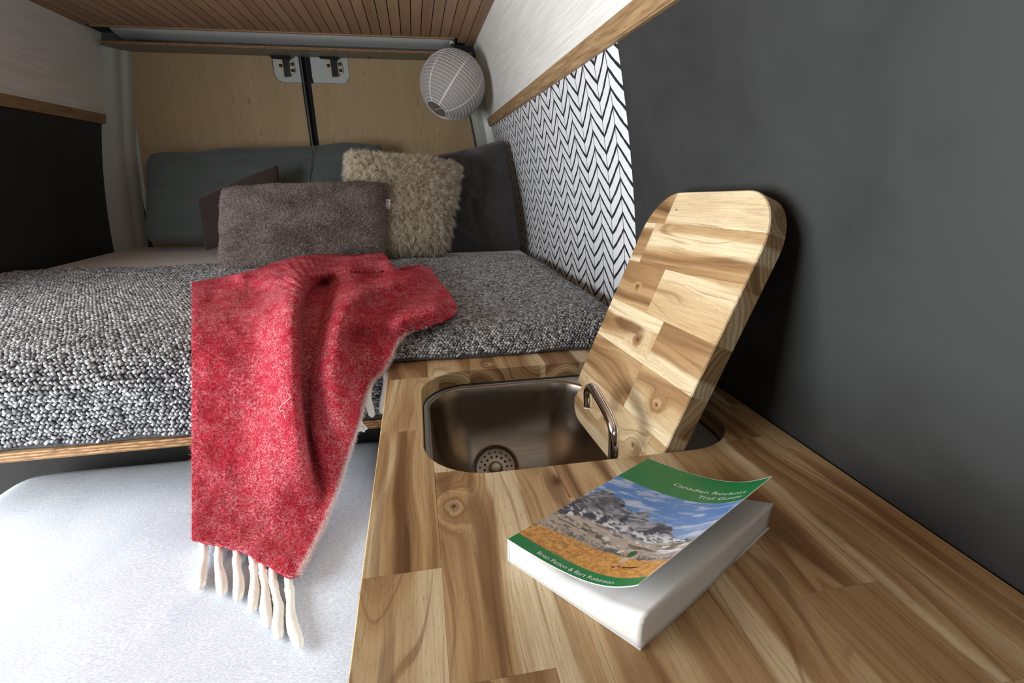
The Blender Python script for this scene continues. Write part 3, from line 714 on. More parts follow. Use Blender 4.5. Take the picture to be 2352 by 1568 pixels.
# mauve plush cushion with its sewn-in tag
pk = thing('plush_cushion', (-.35, 1.96, .955), 'mauve-brown plush lumbar cushion behind the red blanket', 'cushion')
_, A, nr, (U, V) = pillow('cover', g(505, 432, 2.08), g(893, 418, 2.06), g(890, 604, 1.95), g(500, 628, 1.93), .16, M['plush'], None, parent=pk, bow=.03, seed=6, n=70, wr=.008, pw=.42, rnd=.045, wave=.012)
fur(A, nr, 90000, .0062, .0007, (98, 86, 83), (172, 160, 154), pk, 'plush_pile', .15, 1900, .8, 110, 1.0)
p = [g(886, 457, 2.02), g(897, 458, 2.02), g(896, 480, 2.015), g(885, 478, 2.015)]; v = p + [q + np.array([0, .0015, 0]) for q in p]
tg = fix_normals(build('care_tag', v, fq, M['tag_cloth'], pk)); tg['label'] = 'pale pink care tag'
for k in range(4):
    p = [g(888.2 + k*1.9, 462, 2.0185), g(889.4 + k*1.9, 462, 2.0185), g(889.2 + k*1.9, 474, 2.0185), g(888 + k*1.9, 474, 2.0185)]; v = p + [q + np.array([0, .0006, 0]) for q in p]
    build('tag_print', v, fq, M['tag_ink'], tg)

# ------------------------------------------------------------------ red mohair blanket
ZS = .640                                              # top of the bench cushion
PROF = smooth_path([(3.0, .966), (2.2, .966), (1.5, .967), (1.10, .967), (1.03, .962), (.985, .945), (.958, .915), (.935, .86), (.885, .765), (.840, .690), (.805, .658), (.76, .650), (.60, .649), (.20, .649)], 400, 3)
dP = np.gradient(PROF, axis=0); NP = np.stack([dP[:, 1], -dP[:, 0]], 1); NP /= np.linalg.norm(NP, axis=1)[:, None]
if NP[10, 1] < 0: NP = -NP
HL = np.linspace(-.04, .10, 15)
LUT = []
for h in HL:                                           # distance along a ray of given slope to the drape raised by h
    Q = PROF + NP*h; sl = (Q[:, 1] - CAM[2])/Q[:, 0]
    sl2 = np.minimum.accumulate(sl); o_ = np.r_[True, np.diff(sl2) < -1e-9]
    LUT.append((sl2[o_], Q[o_, 0]))
def drape(U, V, Hh):
    sh_ = U.shape; R = np.stack([(U - W/2)/F, -(V - H/2)/F, -np.ones_like(U)], -1) @ MC.T
    slope = (R[..., 2]/R[..., 1]).ravel(); Ys = np.stack([np.interp(-slope, -s, y) for s, y in LUT], 0)
    q = np.clip((Hh.ravel() - HL[0])/(HL[1] - HL[0]), 0, len(HL) - 1.001); i = q.astype(int); fr = q - i; k = np.arange(len(slope))
    Y = Ys[i, k]*(1 - fr) + Ys[i + 1, k]*fr
    return CAM + R*(Y.reshape(sh_)/R[..., 1])[..., None]
def curve(pts, n):
    return smooth_path(pts, n, 2)
NS, NTt = 230, 280
top = curve([(440, 648), (500, 637), (582, 620), (640, 599), (690, 586), (740, 582), (800, 586), (850, 582), (880, 579)], NS)
right = curve([(880, 579), (892, 594), (906, 614), (928, 622), (950, 613), (975, 609), (992, 614), (1004, 640), (1030, 668), (1046, 692), (1053, 714), (1030, 731), (990, 747), (950, 753), (924, 772), (906, 800), (896, 832), (878, 858), (853, 876), (838, 912), (828, 958), (812, 1008), (795, 1062), (770, 1140), (737, 1222), (704, 1284), (688, 1316)], NTt)
bot = curve([(440, 1238), (500, 1250), (560, 1266), (592, 1288), (630, 1306), (660, 1324), (688, 1316)], NS)
left = np.stack([np.full(NTt, 440.0), np.linspace(648, 1238, NTt)], 1)
s_ = np.linspace(0, 1, NS)[None, :, None]; t_ = np.linspace(0, 1, NTt)[:, None, None]
G = (1 - t_)*top[None] + t_*bot[None] + (1 - s_)*left[:, None] + s_*right[:, None] - ((1-s_)*(1-t_)*top[0] + s_*(1-t_)*top[-1] + (1-s_)*t_*bot[0] + s_*t_*bot[-1])
GU, GV = G[..., 0], G[..., 1]
def ridge(pts, sl, sr, amp, taper=True):                           # fold along a polyline, softer or steeper on either side
    P = smooth_path(pts, 60, 2); D = (GU[..., None] - P[:, 0])**2 + (GV[..., None] - P[:, 1])**2; k = D.argmin(-1); d = np.sqrt(D.min(-1))
    T = np.gradient(P, axis=0); side = T[k, 0]*(GV - P[k, 1]) - T[k, 1]*(GU - P[k, 0])
    ar = lambda q_: np.interp(np.linspace(0, 1, 60), np.linspace(0, 1, np.size(q_)), np.atleast_1d(q_))[k]
    s = np.where(side > 0, ar(sl), ar(sr)); e_ = k/59.0; tp_ = np.clip(np.minimum(e_, 1 - e_)/.26, 0, 1) if taper else 1.0; return amp*np.exp(-(d/s)**2)*(tp_*tp_*(3 - 2*tp_) if taper else 1.0)
Hh = np.full(GU.shape, .012)
Hh += ridge([(560, 622), (640, 606), (715, 596), (800, 594), (868, 590), (893, 602)], 30, 22, .030, False)
Hh += ridge([(560, 655), (650, 640), (720, 632), (790, 622), (850, 622)], 14, 14, .012)
Hh += ridge([(790, 614), (738, 624), (704, 640), (684, 668), (674, 712), (671, 760), (671, 820), (673, 890), (677, 960), (686, 1040), (700, 1120), (700, 1200)], 58, 24, .058)
Hh += ridge([(880, 632), (830, 640), (802, 664), (790, 706), (778, 755), (768, 809), (764, 860), (770, 930), (782, 1000), (788, 1070)], 42, 46, .046)
Hh += ridge([(985, 622), (940, 640), (880, 655), (830, 672), (800, 700)], 22, 22, .026)
Hh += ridge([(1040, 700), (990, 716), (940, 728), (905, 744), (892, 772)], 26, 22, .030)
Hh -= ridge([(800, 640), (762, 648), (726, 668), (703, 704), (697, 760), (697, 830), (698, 900), (701, 960), (710, 1020), (724, 1080), (740, 1140), (745, 1180)], (14, 12, 9, 6, 5, 4.5, 4.5, 5, 7, 12, 16), (20, 34, 36, 30, 20, 14, 12, 12, 13, 14, 16), .066)
Hh -= ridge([(800, 745), (825, 790), (858, 832), (880, 850)], 26, 26, .034)
Hh += ridge([(600, 900), (608, 1000), (622, 1100), (640, 1220)], 40, 40, .014)
Hh += (fbm(GU/45, GV/45, 21, 3) - .5)*.012
Hh = np.clip(Hh, np.interp(GV, [840, 900, 960, 1000], [.006, -.004, -.014, -.035]), .098)
for _ in range(1):
    K = np.pad(Hh, 1, mode='edge'); Hh = (K[1:-1, 1:-1]*4 + K[:-2, 1:-1] + K[2:, 1:-1] + K[1:-1, :-2] + K[1:-1, 2:])/8
BP = drape(GU, GV, Hh)
for _ in range(1):
    K = np.pad(BP, ((1, 1), (1, 1), (0, 0)), mode='edge'); BP = (K[1:-1, 1:-1]*4 + K[:-2, 1:-1] + K[2:, 1:-1] + K[1:-1, :-2] + K[1:-1, 2:])/8
rb = thing('wool_blanket', (-.4, .95, .65), 'red mohair blanket with cream tassels draped over the bed edge', 'blanket')
v, f, BN = shell(BP, .006)
if BN[NTt//2, NS//2] @ (CAM - BP[NTt//2, NS//2]) < 0: v, f, BN = shell(BP[:, ::-1], .006); BN = BN[:, ::-1]
bl = fix_normals(build('cloth', v, f, M['red'], rb, True))
uvl = bl.data.uv_layers.new(name='UVMap')
au = np.concatenate([np.zeros((NTt, 1)), np.cumsum(np.linalg.norm(np.diff(BP, axis=1), axis=2), 1)], 1); av = np.concatenate([np.zeros((1, NS)), np.cumsum(np.linalg.norm(np.diff(BP, axis=0), axis=2), 0)], 0)
uvv = np.stack([au - au[:, -1:], av], -1).reshape(-1, 2); uvv = np.vstack([uvv, uvv]).astype(np.float32)
li = np.zeros(len(bl.data.loops), np.int32); bl.data.loops.foreach_get('vertex_index', li); uvl.data.foreach_set('uv', uvv[li].ravel())
# loose fibres
vis = (GU > 290)
ii, jj = np.where(vis); pick = rng.integers(0, len(ii), 60000); i = ii[pick]; j = jj[pick]
i2 = np.clip(i + 1, 0, NTt - 1); j2 = np.clip(j + 1, 0, NS - 1); ra = rng.random((len(i), 1)); rb_ = rng.random((len(i), 1))
base = BP[i, j] + (BP[i2, j] - BP[i, j])*ra + (BP[i, j2] - BP[i, j])*rb_
Nf = BN[i, j]*np.sign(np.sum(BN[i, j]*(CAM - BP[i, j]), 1))[:, None]
tdir = rng.normal(size=(len(i), 3)); d = tdir*.75 + Nf*.55
tt = rng.random(len(i)); red = np.array([srgb(216, 72, 94)[:3], srgb(190, 36, 58)[:3], srgb(240, 190, 194)[:3]]); cid = np.where(tt < .40, 0, np.where(tt < .74, 1, 2)); 
Vv, Ff, Cc = hairs(base, d, rng.uniform(.003, .010, len(i)), .00013, rng.normal(size=(len(i), 3))*.002, red[cid])
o = build('wool_fuzz', Vv, Ff, M['wool_fibre'], rb, False, colors=Cc); o['kind'] = 'stuff'
# pale fuzzy selvedge along the free edge
e_i = rng.integers(NTt//3, NTt, 9000); base = BP[e_i, -1] + rng.normal(size=(9000, 3))*.0018
d = rng.normal(size=(9000, 3)) + (BP[e_i, -1] - BP[e_i, -4])/np.linalg.norm(BP[e_i, -1] - BP[e_i, -4], axis=1)[:, None]*.5
tt = rng.random((9000, 1)); cols = np.array(srgb(236, 196, 196)[:3])*tt + np.array(srgb(244, 232, 226)[:3])*(1 - tt)
Vv, Ff, Cc = hairs(base, d, rng.uniform(.003, .008, 9000), .00018, rng.normal(size=(9000, 3))*.002, cols)
o = build('selvedge_fuzz', Vv, Ff, M['wool_fibre'], rb, False, colors=Cc); o['kind'] = 'stuff'
def tassel(pts, r0, parent, name='tassel'):
    P = smooth_path(pts, 36, 2); t = np.linspace(0, 1, 36); r = r0*(.72 + .28*np.sin(t*9 + 1) * .5 + .2*(t > .2))*np.where(t > .93, np.sqrt(np.clip((1 - t)/.07, .03, 1)), 1)
    v, f = tubevf(P, r, 14); v = v + rng.normal(size=v.shape)*.0003; return build(name, v, f, M['tassel'], parent, True)
zs = lambda u, v, z=ZS + .0075: at(u, v, 2, z)
for pts in ([(580, 1280), (584, 1310), (585, 1345), (583, 1380), (580, 1405)], [(601, 1288), (604, 1320), (610, 1350), (609, 1390), (614, 1420), (618, 1441)],
            [(628, 1308), (626, 1335), (634, 1370), (642, 1400), (637, 1430), (640, 1455), (643, 1468)], [(664, 1318), (663, 1345), (668, 1375), (666, 1405), (672, 1440), (682, 1465), (691, 1490)],
            [(545, 1262), (543, 1300), (550, 1340), (546, 1380)], [(505, 1250), (500, 1290), (508, 1330), (512, 1368)], [(466, 1242), (470, 1280), (462, 1320), (460, 1352)]):
    P = [zs(*q) for q in pts]; P[0] = P[0] + np.array([0, .004, .006]); tassel(P, .0080, rb)
yt = .951
for pts, yy in (([(852, 868), (847, 890), (846, 915), (851, 938), (856, 958)], .950), ([(887, 852), (886, 880), (882, 905), (879, 930), (876, 950)], .950)):
    tassel([g(u, v_, yy) for u, v_ in pts], .0072, rb)
for q in range(5):
    tassel([g(826, 962, .925), g(823 + q*2, 975, .922), g(815 + q*7, 990 - abs(q-2)*2 + (q % 2)*4, .918)], .0036, rb)

def on_cloth(u, v_): return BP.reshape(-1, 3)[((GU - u)**2 + (GV - v_)**2).argmin()] + (CAM - BP[NTt//2, NS//2])/np.linalg.norm(CAM - BP[NTt//2, NS//2])*.004
for pts in ([(627, 846), (631, 841), (636, 843)], [(663, 906), (667, 912), (659, 918), (650, 925), (641, 938), (644, 946), (650, 940), (652, 950), (656, 962)]):
    v, f = tubevf(smooth_path([on_cloth(*q) for q in pts], 30), .00045, 6); build('loose_thread', v, f, M['tassel'], rb, True)

# ------------------------------------------------------------------ bench
bs = thing('bench', (-.5, .45, 0), 'low bench box under the pale grey seat cushion', 'bench')
box('box', (-.93, -.082, -.5, 1.20, .0, .545), M['cabinet'], bs, .003)
def cushion():
    nx, ny = 60, 70; s = np.linspace(-1, 1, nx); t = np.linspace(-1, 1, ny); U, V = np.meshgrid(s, t)
    e = np.clip((1 - np.abs(U)**14)*(1 - np.abs(V)**18), 0, 1)**.3
    X = -.5065 + U*.4235; Y = .35 + V*.845
    Z = .575 + e*(ZS - .575) + (fbm(X*5 + 3, Y*5 + 7, 31, 3) - .5)*.006*e - .002
    A = np.stack([X, Y, np.minimum(Z, ZS + .0015)], -1); B = np.stack([X, Y, np.full_like(X, .547)], -1)
    v1, f1 = gridvf(A); v2, f2 = gridvf(B); k = nx*ny; n = nx; m = ny
    ids = [j for j in range(n)] + [i*n + n-1 for i in range(1, m)] + [(m-1)*n + j for j in range(n-2, -1, -1)] + [i*n for i in range(m-2, 0, -1)]
    fr = np.array([(ids[q], ids[(q+1) % len(ids)], ids[(q+1) % len(ids)] + k, ids[q] + k) for q in range(len(ids))])
    return np.vstack([v1, v2]), np.vstack([f1, f2[:, ::-1] + k, fr])
v, f = cushion(); o = fix_normals(build('seat_cushion', v, f, M['seat'], None, True)); tag(o, 'pale blue-grey heathered canvas seat cushion beside the worktop', 'cushion')

# ------------------------------------------------------------------ kitchen unit
TH = .028
kc = thing('kitchen_cabinet', (.2, .2, 0), 'white kitchen cabinet carrying the wooden worktop', 'cabinet')
box('side_panel', (-.066, -.050, -.60, .955, 0, ZC - TH - .001), M['cabinet'], kc)
box('end_panel', (-.050, .485, .940, .955, 0, ZC - TH - .001), M['cabinet'], kc)
box('end_panel', (-.050, .485, -.60, -.585, 0, ZC - TH - .001), M['cabinet'], kc)
wt = thing('worktop', (.22, .2, ZC - TH), 'acacia butcher-block worktop with a cut-out for the sink', 'worktop')
HX0, HX1, HY0, HY1, HR = -.011, .437, .547, .906, .088
hole = rrect(HX0, HX1, HY0, HY1, HR, 14)
YF, YN, XL = .983, -.62, -.073
hc = np.array([(HX0 + HX1)/2, (HY0 + HY1)/2])
def wt_inset(x, y):
    o = np.zeros(2)
    if abs(x - XL) < 1e-4: o += (1, 0)
    px = min(max(x, HX0 + HR), HX1 - HR); py = min(max(y, HY0 + HR), HY1 - HR); d = np.array([x - px, y - py]); L = np.linalg.norm(d)
    if L > 1e-6 and abs(L - HR) < 4e-4: o += d/L
    return o
bx = [XL, .0015, .0815, .1530, .2340, .3140, .3940, .4740, .5035]
joints = [[.887, .679, .3945, .05, -.25], [.886, .5595, .274, -.1], [.62, -.02], [.476, .12, -.3], [.70, .36, -.05], [.72, .30, -.2], [.56, .20, -.25], [.66, .25, -.15]]
# look of each stave: tone, sap strips (local x), knots given in world x, y, r, ring centre
look = {(0, 0): dict(tone=-.10, center=(.03, -.2)), (0, 1): dict(tone=.04, bands=40, center=(.02, -.06)), (0, 2): dict(hearts=((-.04, .55, .012, .2, .5), (-.062, .50, .006, .2, .35)), tone=-.0, center=(-.05, -.12), bands=80), (0, 3): dict(hearts=((-.045, .22, .008, .16, .45),), tone=.05, center=(.0, -.05), bands=60, sap=((.016, .05),), contrast=.8),
        (1, 0): dict(tone=.03), (1, 1): dict(tone=.26), (1, 2): dict(tone=.02, knots=((.0195, .486, .0135),), hearts=((.045, .42, .012, .15, .45), (.012, .54, .012, .03, .5)), sap=((.022, .06),), center=(-.06, -.08), bands=70), (1, 3): dict(tone=-.02, knots=((.030, .262, .008),), center=(.02, -.05)),
        (2, 0): dict(tone=-.12, knots=((.118, .93, .008),)), (2, 1): dict(tone=.03, knots=((.1475, .512, .011),), hearts=((.142, .50, .012, .05, .6),), sap=((-.05, -.018),), center=(.05, -.09), bands=48), (2, 2): dict(tone=.04, center=(-.05, -.12)),
        (3, 0): dict(tone=-.08, sap=((.028, .05),)), (3, 1): dict(tone=.01, center=(.05, -.1)), (3, 2): dict(tone=.06),
        (4, 0): dict(tone=-.12, sap=((.030, .05),)), (4, 1): dict(tone=-.04), (4, 2): dict(tone=.02, sap=((-.034, -.012),), center=(.06, -.1)), (4, 3): dict(tone=.0, sap=((-.034, -.016),)),
        (5, 0): dict(tone=-.02, sap=((-.045, -.02),)), (5, 1): dict(tone=-.05, bands=70, hearts=((.36, .40, .02, .12, .5),)), (5, 2): dict(tone=-.03),
        (6, 0): dict(tone=-.04, sap=((-.05, -.026),)), (6, 1): dict(tone=-.02, sap=((-.05, -.03),)), (7, 0): dict(tone=-.06, sap=((-.05, -.006),)), (7, 1): dict(tone=-.02)}
for c in range(len(bx) - 1):
    ys = [YF] + joints[c] + [YN]
    for r in range(len(ys) - 1):
        x0, x1, y1, y0 = bx[c] + .00008, bx[c+1] - .00008, ys[r] - .00008, ys[r+1] + .00008
        if c == 0: x0 = XL
        co, tr = region([(x0, y0), (x1, y0), (x1, y1), (x0, y1)], hole, 'sub')
        if not tr: continue
        # a stave cut in two by the sink is two pieces
        adj = {i: set() for i in range(len(co))}
        for t in tr:
            for a in t: adj[a] |= set(t)
        seen = set(); comps = []
        for s0 in range(len(co)):
            if s0 in seen: continue
            st = [s0]; cp = set()
            while st:
                q = st.pop()
                if q in cp: continue
                cp.add(q); st += list(adj[q] - cp)
            seen |= cp; comps.append(cp)
        for ic, cp in enumerate(comps):
            ids = sorted(cp); mp = {a: b for b, a in enumerate(ids)}; t2 = [[mp[i] for i in t] for t in tr if t[0] in cp]
            if not t2: continue
            cc = co[ids]; v, f = prismvf(cc, t2, ZC - TH, ZC, wt_inset)
            L = dict(look.get((c, r), dict(tone=random.uniform(-.06, .06))))
            org = np.array([(x0 + x1)/2, (cc[:, 1].min() + cc[:, 1].max())/2, ZC - TH/2])
            L['hearts'] = tuple((a_ - org[0], b_ - org[1], c_, d_, e_) for a_, b_, c_, d_, e_ in L.get('hearts', ()))
            L['knots'] = tuple((kx - org[0], ky - org[1], kr) for kx, ky, kr in L.get('knots', ()) if cc[:, 1].min() - .02 < ky < cc[:, 1].max() + .02)
            if 'center' not in L: L['center'] = (random.uniform(-.03, .03), random.choice((-1, 1))*random.uniform(.01, .06))
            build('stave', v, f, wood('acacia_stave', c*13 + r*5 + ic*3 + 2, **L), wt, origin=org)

# loose lid cut from the same board, standing in the sink against the wall
LW, LL, LT = .3420, .4450, .0275
bdir = np.array([.391, .0445, .9192]); bdir /= np.linalg.norm(bdir); ydir = np.array([0, 1.0, 0]); ydir = ydir - bdir*ydir.dot(bdir); ydir /= np.linalg.norm(ydir); ndir = np.cross(bdir, ydir)
BLc = np.array([.2725, .8875, .815])
lid = bpy.data.objects.new('sink_cover_board', None); lid.empty_display_size = .05; link(lid)
lid.matrix_world = Matrix(((bdir[0], ydir[0], ndir[0], BLc[0]), (bdir[1], ydir[1], ndir[1], BLc[1]), (bdir[2], ydir[2], ndir[2], BLc[2]), (0, 0, 0, 1)))
tag(lid, 'thick rounded acacia cover board standing in the sink against the charcoal wall', 'board'); WL[lid.name] = np.zeros(3)
LR = .080; outl = rrect(0, LL, -LW, 0, LR, 14)
def lid_inset(x, y):
    px = min(max(x, LR), LL - LR); py = min(max(y, -LW + LR), -LR); d = np.array([x - px, y - py]); L = np.linalg.norm(d)
    return -d/L if L > 1e-6 and abs(L - LR) < 4e-4 else np.zeros(2)
# rows up the lid (t0, t1) with joints across it (u) and looks, left to right
rows = [(-.001, .083, [.300], [dict(tone=.05, sap=((-.06, -.022),), knots=((.050, -.268, .0085), (.044, -.160, .0075)), center=(.03, -.04)), dict(tone=.1)]),  # second knot entry paints in the tap's shadow, no real knot
        (.083, .160, [.200], [dict(tone=-.16, center=(.06, -.1), bands=60), dict(tone=.02, sap=((-.045, -.022),), knots=((.121, -.279, .0095),), center=(-.02, -.05))]),
        (.160, .2345, [.2045], [dict(tone=.06, sap=((.014, .05), (-.05, -.026)), knots=((.190, -.154, .0125),), hearts=((.204, -.105, .017, .075, .85),), center=(.0, -.04)), dict(tone=-.12, sap=((-.045, -.014),), center=(-.01, -.05), bands=75)]),
        (.2345, .3125, [.142], [dict(tone=-.18, center=(.05, -.12), bands=50, knots=((.272, -.075, .005),)), dict(tone=.20, center=(.10, -.25), bands=60, contrast=.6)]),
        (.3125, .388, [.044], [dict(tone=-.2, sap=((-.05, -.026), (.028, .05)), center=(.02, -.08)), dict(tone=.08, sap=((-.002, .022),), center=(.05, -.12), bands=45)]),
        (.388, .447, [.073], [dict(tone=-.12, center=(.06, -.1)), dict(tone=.18, knots=((.414, -.093, .006),), center=(.0, -.012), bands=38, contrast=.7)])]
for ir, (t0, t1, js, lk) in enumerate(rows):
    us = [-.001] + js + [LW + .001]
    for ju in range(len(us) - 1):
        u0, u1 = us[ju] + .00008, us[ju+1] - .00008
        co, tr = region([(t0 + .00008, -u1), (t1 - .00008, -u1), (t1 - .00008, -u0), (t0 + .00008, -u0)], outl, 'and')
        if not tr: continue
        v, f = prismvf(co, tr, -LT, 0, lid_inset, .0016)
        org = np.array([(t0 + t1)/2, -(max(u0, 0) + min(u1, LW))/2, -LT/2]); L = dict(lk[ju])
        L['knots'] = tuple((kx - org[0], ky - org[1], kr) for kx, ky, kr in L.get('knots', ())); L['hearts'] = tuple((a_ - org[0], b_ - org[1], c_, d_, e_) for a_, b_, c_, d_, e_ in L.get('hearts', ()))
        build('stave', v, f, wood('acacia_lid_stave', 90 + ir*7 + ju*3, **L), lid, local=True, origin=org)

# sink
RZ = ZC - TH - .004
sk = thing('sink', (.2, .727, .77), 'brushed steel sink bowl under the worktop cut-out', 'sink')
B0 = (.0005, .3075, .5585, .8945, .078)
dprof = [(-.004, RZ + .0005), (0.0, RZ), (.0015, RZ - .003), (.003, RZ - .02), (.006, RZ - .05), (.0095, RZ - .07), (.016, RZ - .09), (.028, RZ - .112), (.045, RZ - .130), (.066, RZ - .142), (.088, RZ - .147), (.11, RZ - .148)]
nseg = 12; rings = []
for d, z in dprof: rings.append([(x, y, z) for x, y in rrect(B0[0] + d, B0[1] - d, B0[2] + d, B0[3] - d, max(B0[4] - d*.75, .01), nseg)])
P = np.array(rings); P = np.concatenate([P, P[:, :1]], 1); v, f = gridvf(P); fix_normals(build('bowl', v, f, M['steel'], sk, True))
ZF = RZ - .148
build('bowl_floor', [p[:2] + (ZF,) for p in rings[-1]], [tuple(range(len(rings[-1])))], M['steel'], sk, True)
co, tr = region(rrect(HX0 - .012, HX1 + .012, HY0 - .012, HY1 + .012, .09, 12), [p[:2] for p in rings[0]], 'sub'); v, f = prismvf(co, tr, RZ - .0012, RZ + .0006); build('flange', v, f, M['flange'], sk)
v, f = tubevf([(x, y, RZ + .0014) for x, y in rrect(HX0 + .001, HX1 - .001, HY0 + .001, HY1 - .001, .087, 14)], .0009, 6, closed=True); build('sealing_bead', v, f, M['rubber'], sk, True)
# strainer basket lying in the curve of the bowl
SC = at(1139, 1074, 1, .800); nS = CAM - SC; nS = nS/np.linalg.norm(nS); nS = nS + np.array([0, -.05, .12]); nS /= np.linalg.norm(nS)
sn = bpy.data.objects.new('drain_strainer', None); link(sn); sn.empty_display_size = .03; sn.location = SC
sn.rotation_euler = Vector(nS).to_track_quat('Z', 'Y').to_euler(); WL[sn.name] = np.zeros(3)
tag(sn, 'perforated steel strainer basket lying in the sink bowl', 'strainer')
SR = 53.5/F*abs((MC.T @ (SC - CAM))[2])/.0445
sc_ = lambda pr: [(r*SR, z*SR) for r, z in pr]
v, f = lathevf(sc_([(.0405, -.016), (.0435, -.004), (.0445, .0005), (.0445, .002), (.0430, .0030), (.0418, .0024), (.0408, -.001), (.0395, -.010), (.0385, -.0125), (.0378, -.0130)]), (0, 0, 0), 56); build('cup', v, f, M['steel'], sn, True, local=True)
v, f = lathevf(sc_([(.0380, -.0125), (.0374, -.0116), (.0362, -.0122), (.0150, -.0122), (.0125, -.0115), (.0115, -.0075), (.0095, -.0045), (.004, -.0034), (.0001, -.0033)]), (0, 0, 0), 56); build('perforated_plate', v, f, M['steel_flat'], sn, True, local=True)
for nn, rr, hr, mt_ in ((14, .0220, .0022, 'hole'), (17, .0305, .0021, 'bolt')):
    v, f = lathevf(sc_([(.0001, .0004), (hr, .0004), (hr, 0)]), (0, 0, 0), 12); me = mesh_data('drain_hole', v, f, M[mt_])
    for q in range(nn):
        a = 2*math.pi*(q + .3)/nn; o = link(bpy.data.objects.new('drain_hole', me)); o.parent = sn; o.location = (SR*rr*math.cos(a), SR*rr*math.sin(a), -.0122*SR)
v, f = boxvf(-.0012, .0012, -.0003, .0003, -.0007, .0007); me = mesh_data('slot', v, f, M['white_plastic'])
for q in range(30):
    a = 2*math.pi*q/30; zz = -.0035 if q % 2 else -.0070; o = link(bpy.data.objects.new('slot', me)); o.parent = sn; rr = SR*(.0404 - (-.001 - zz)*.14); o.location = (rr*math.cos(a), rr*math.sin(a), zz*SR); o.rotation_euler = (0, 0, a + math.pi/2)
# folding tap in front of the lid
tp = thing('tap', (.258, .606, ZF), 'bent chrome tap spout rising from the sink in front of the lid', 'tap')
XF = .2585; q = lambda u, v_, X=XF: at(u, v_, 0, X)
P = [(XF, .6025, ZF + .006), (XF, .6025, .80), (XF, .6025, .85), q(1412, 1040), q(1412.5, 1010), q(1410, 985), q(1403, 962), q(1392, 941), q(1380, 920), q(1370, 903), q(1363.5, 893), q(1357, 889.5), q(1352, 894), q(1351, 904), q(1351.5, 920), q(1352, 934)]
P[3] = np.array([XF, .6030, P[3][2]]); P[4] = np.array([XF, .604, P[4][2]])
v, f = tubevf(smooth_path(P, 110, 2), .0078, 24); build('spout', v, f, M['chrome'], tp, True)
e0, e1 = q(1352, 934), q(1352.1, 936.5); v, f = tubevf([e0, e1], .0076, 20); build('aerator', v, f, M['white_plastic'], tp, True)
v, f = lathevf([(.014, 0), (.014, .008), (.012, .010), (.0075, .011)], (XF, .6025, ZF), 24); build('base_flange', v, f, M['chrome'], tp, True)

# ------------------------------------------------------------------ paper lantern
LY = 2.62; lc = at(1039.5, 195.5, 1, LY); LRad = 66.0/F*np.linalg.norm(lc - CAM)*.985
wv = CAM - lc; wv = wv/np.linalg.norm(wv); rv = MC[:, 0] - wv*MC[:, 0].dot(wv); rv /= np.linalg.norm(rv); uv_ = np.cross(wv, rv)
ax = -.546*rv - .707*uv_ + .45*wv; ax /= np.linalg.norm(ax)      # lower mouth of the lantern
pl = bpy.data.objects.new('paper_lantern', None); link(pl); pl.empty_display_size = .05
zq = Vector(-ax).to_track_quat('Z', 'Y'); pl.location = lc; pl.rotation_euler = zq.to_euler(); WL[pl.name] = np.zeros(3)
tag(pl, 'round white paper lantern hanging tilted under the rear shelf', 'lantern')
R = LRad; nr_ = 24; lat = np.linspace(-math.radians(70.5), math.radians(70.5), nr_)
prof = []
for a, b in zip(lat[:-1], lat[1:]):
    for k in range(5):
        t = a + (b - a)*k/5; prof.append((R*(1 - .012*math.sin(math.pi*k/5))*math.cos(t), R*(1 - .012*math.sin(math.pi*k/5))*math.sin(t)))
prof.append((R*math.cos(lat[-1]), R*math.sin(lat[-1])))
v, f = lathevf(prof, (0, 0, 0), 56); build('paper_shade', v, f, M['paper'], pl, True, local=True)
for t in lat:
    rr = R*math.cos(t)*1.0015; P = [(rr*math.cos(a), rr*math.sin(a), R*math.sin(t)) for a in np.linspace(0, 2*math.pi, 64, endpoint=False)]
    v, f = tubevf(P, .0011 if abs(t) < 1.1 else .0020, 5, closed=True); build('rib', v, f, M['rib'], pl, True, local=True)
for k in range(8):
    a = k*math.pi/4 + .38; P = [(R*1.001*math.cos(t)*math.cos(a), R*1.001*math.cos(t)*math.sin(a), R*1.001*math.sin(t)) for t in np.linspace(lat[0], lat[-1], 30)]
    V = []; tang = np.array([-math.sin(a), math.cos(a), 0])
    for p in P: V += [np.array(p) - tang*.0035, np.array(p) + tang*.0035]
    build('paper_seam', V, [(2*i, 2*i+1, 2*i+3, 2*i+2) for i in range(len(P) - 1)], M['rib'], pl, True, local=True)
rm = R*math.cos(lat[0]); v, f = tubevf([(-rm, 0, R*math.sin(lat[0])), (rm, 0, R*math.sin(lat[0]))], .0011, 6); build('wire_bar', v, f, M['rib'], pl, True, local=True)
tp_ = lc - ax*R*.93
hk = tp_.copy(); hk[2] = 1.833
v, f = tubevf(smooth_path([tp_, tp_*.5 + hk*.5 + np.array([.004, 0, 0]), hk], 14), .0012, 6); o = build('lantern_cord', v, f, M['black'], None, True); tag(o, 'short black cord holding the paper lantern to the shelf', 'cord')
P = [g(1089, 126, 2.80), g(1090, 160, 2.78), g(1096, 190, 2.79), g(1100, 215, 2.82), g(1100, 240, 2.86)]
v, f = tubevf(smooth_path(P, 30), .0022, 8); o = build('cable', v, f, M['rubber'], None, True); tag(o, 'thin black cable running down the corner post behind the lantern', 'cable')

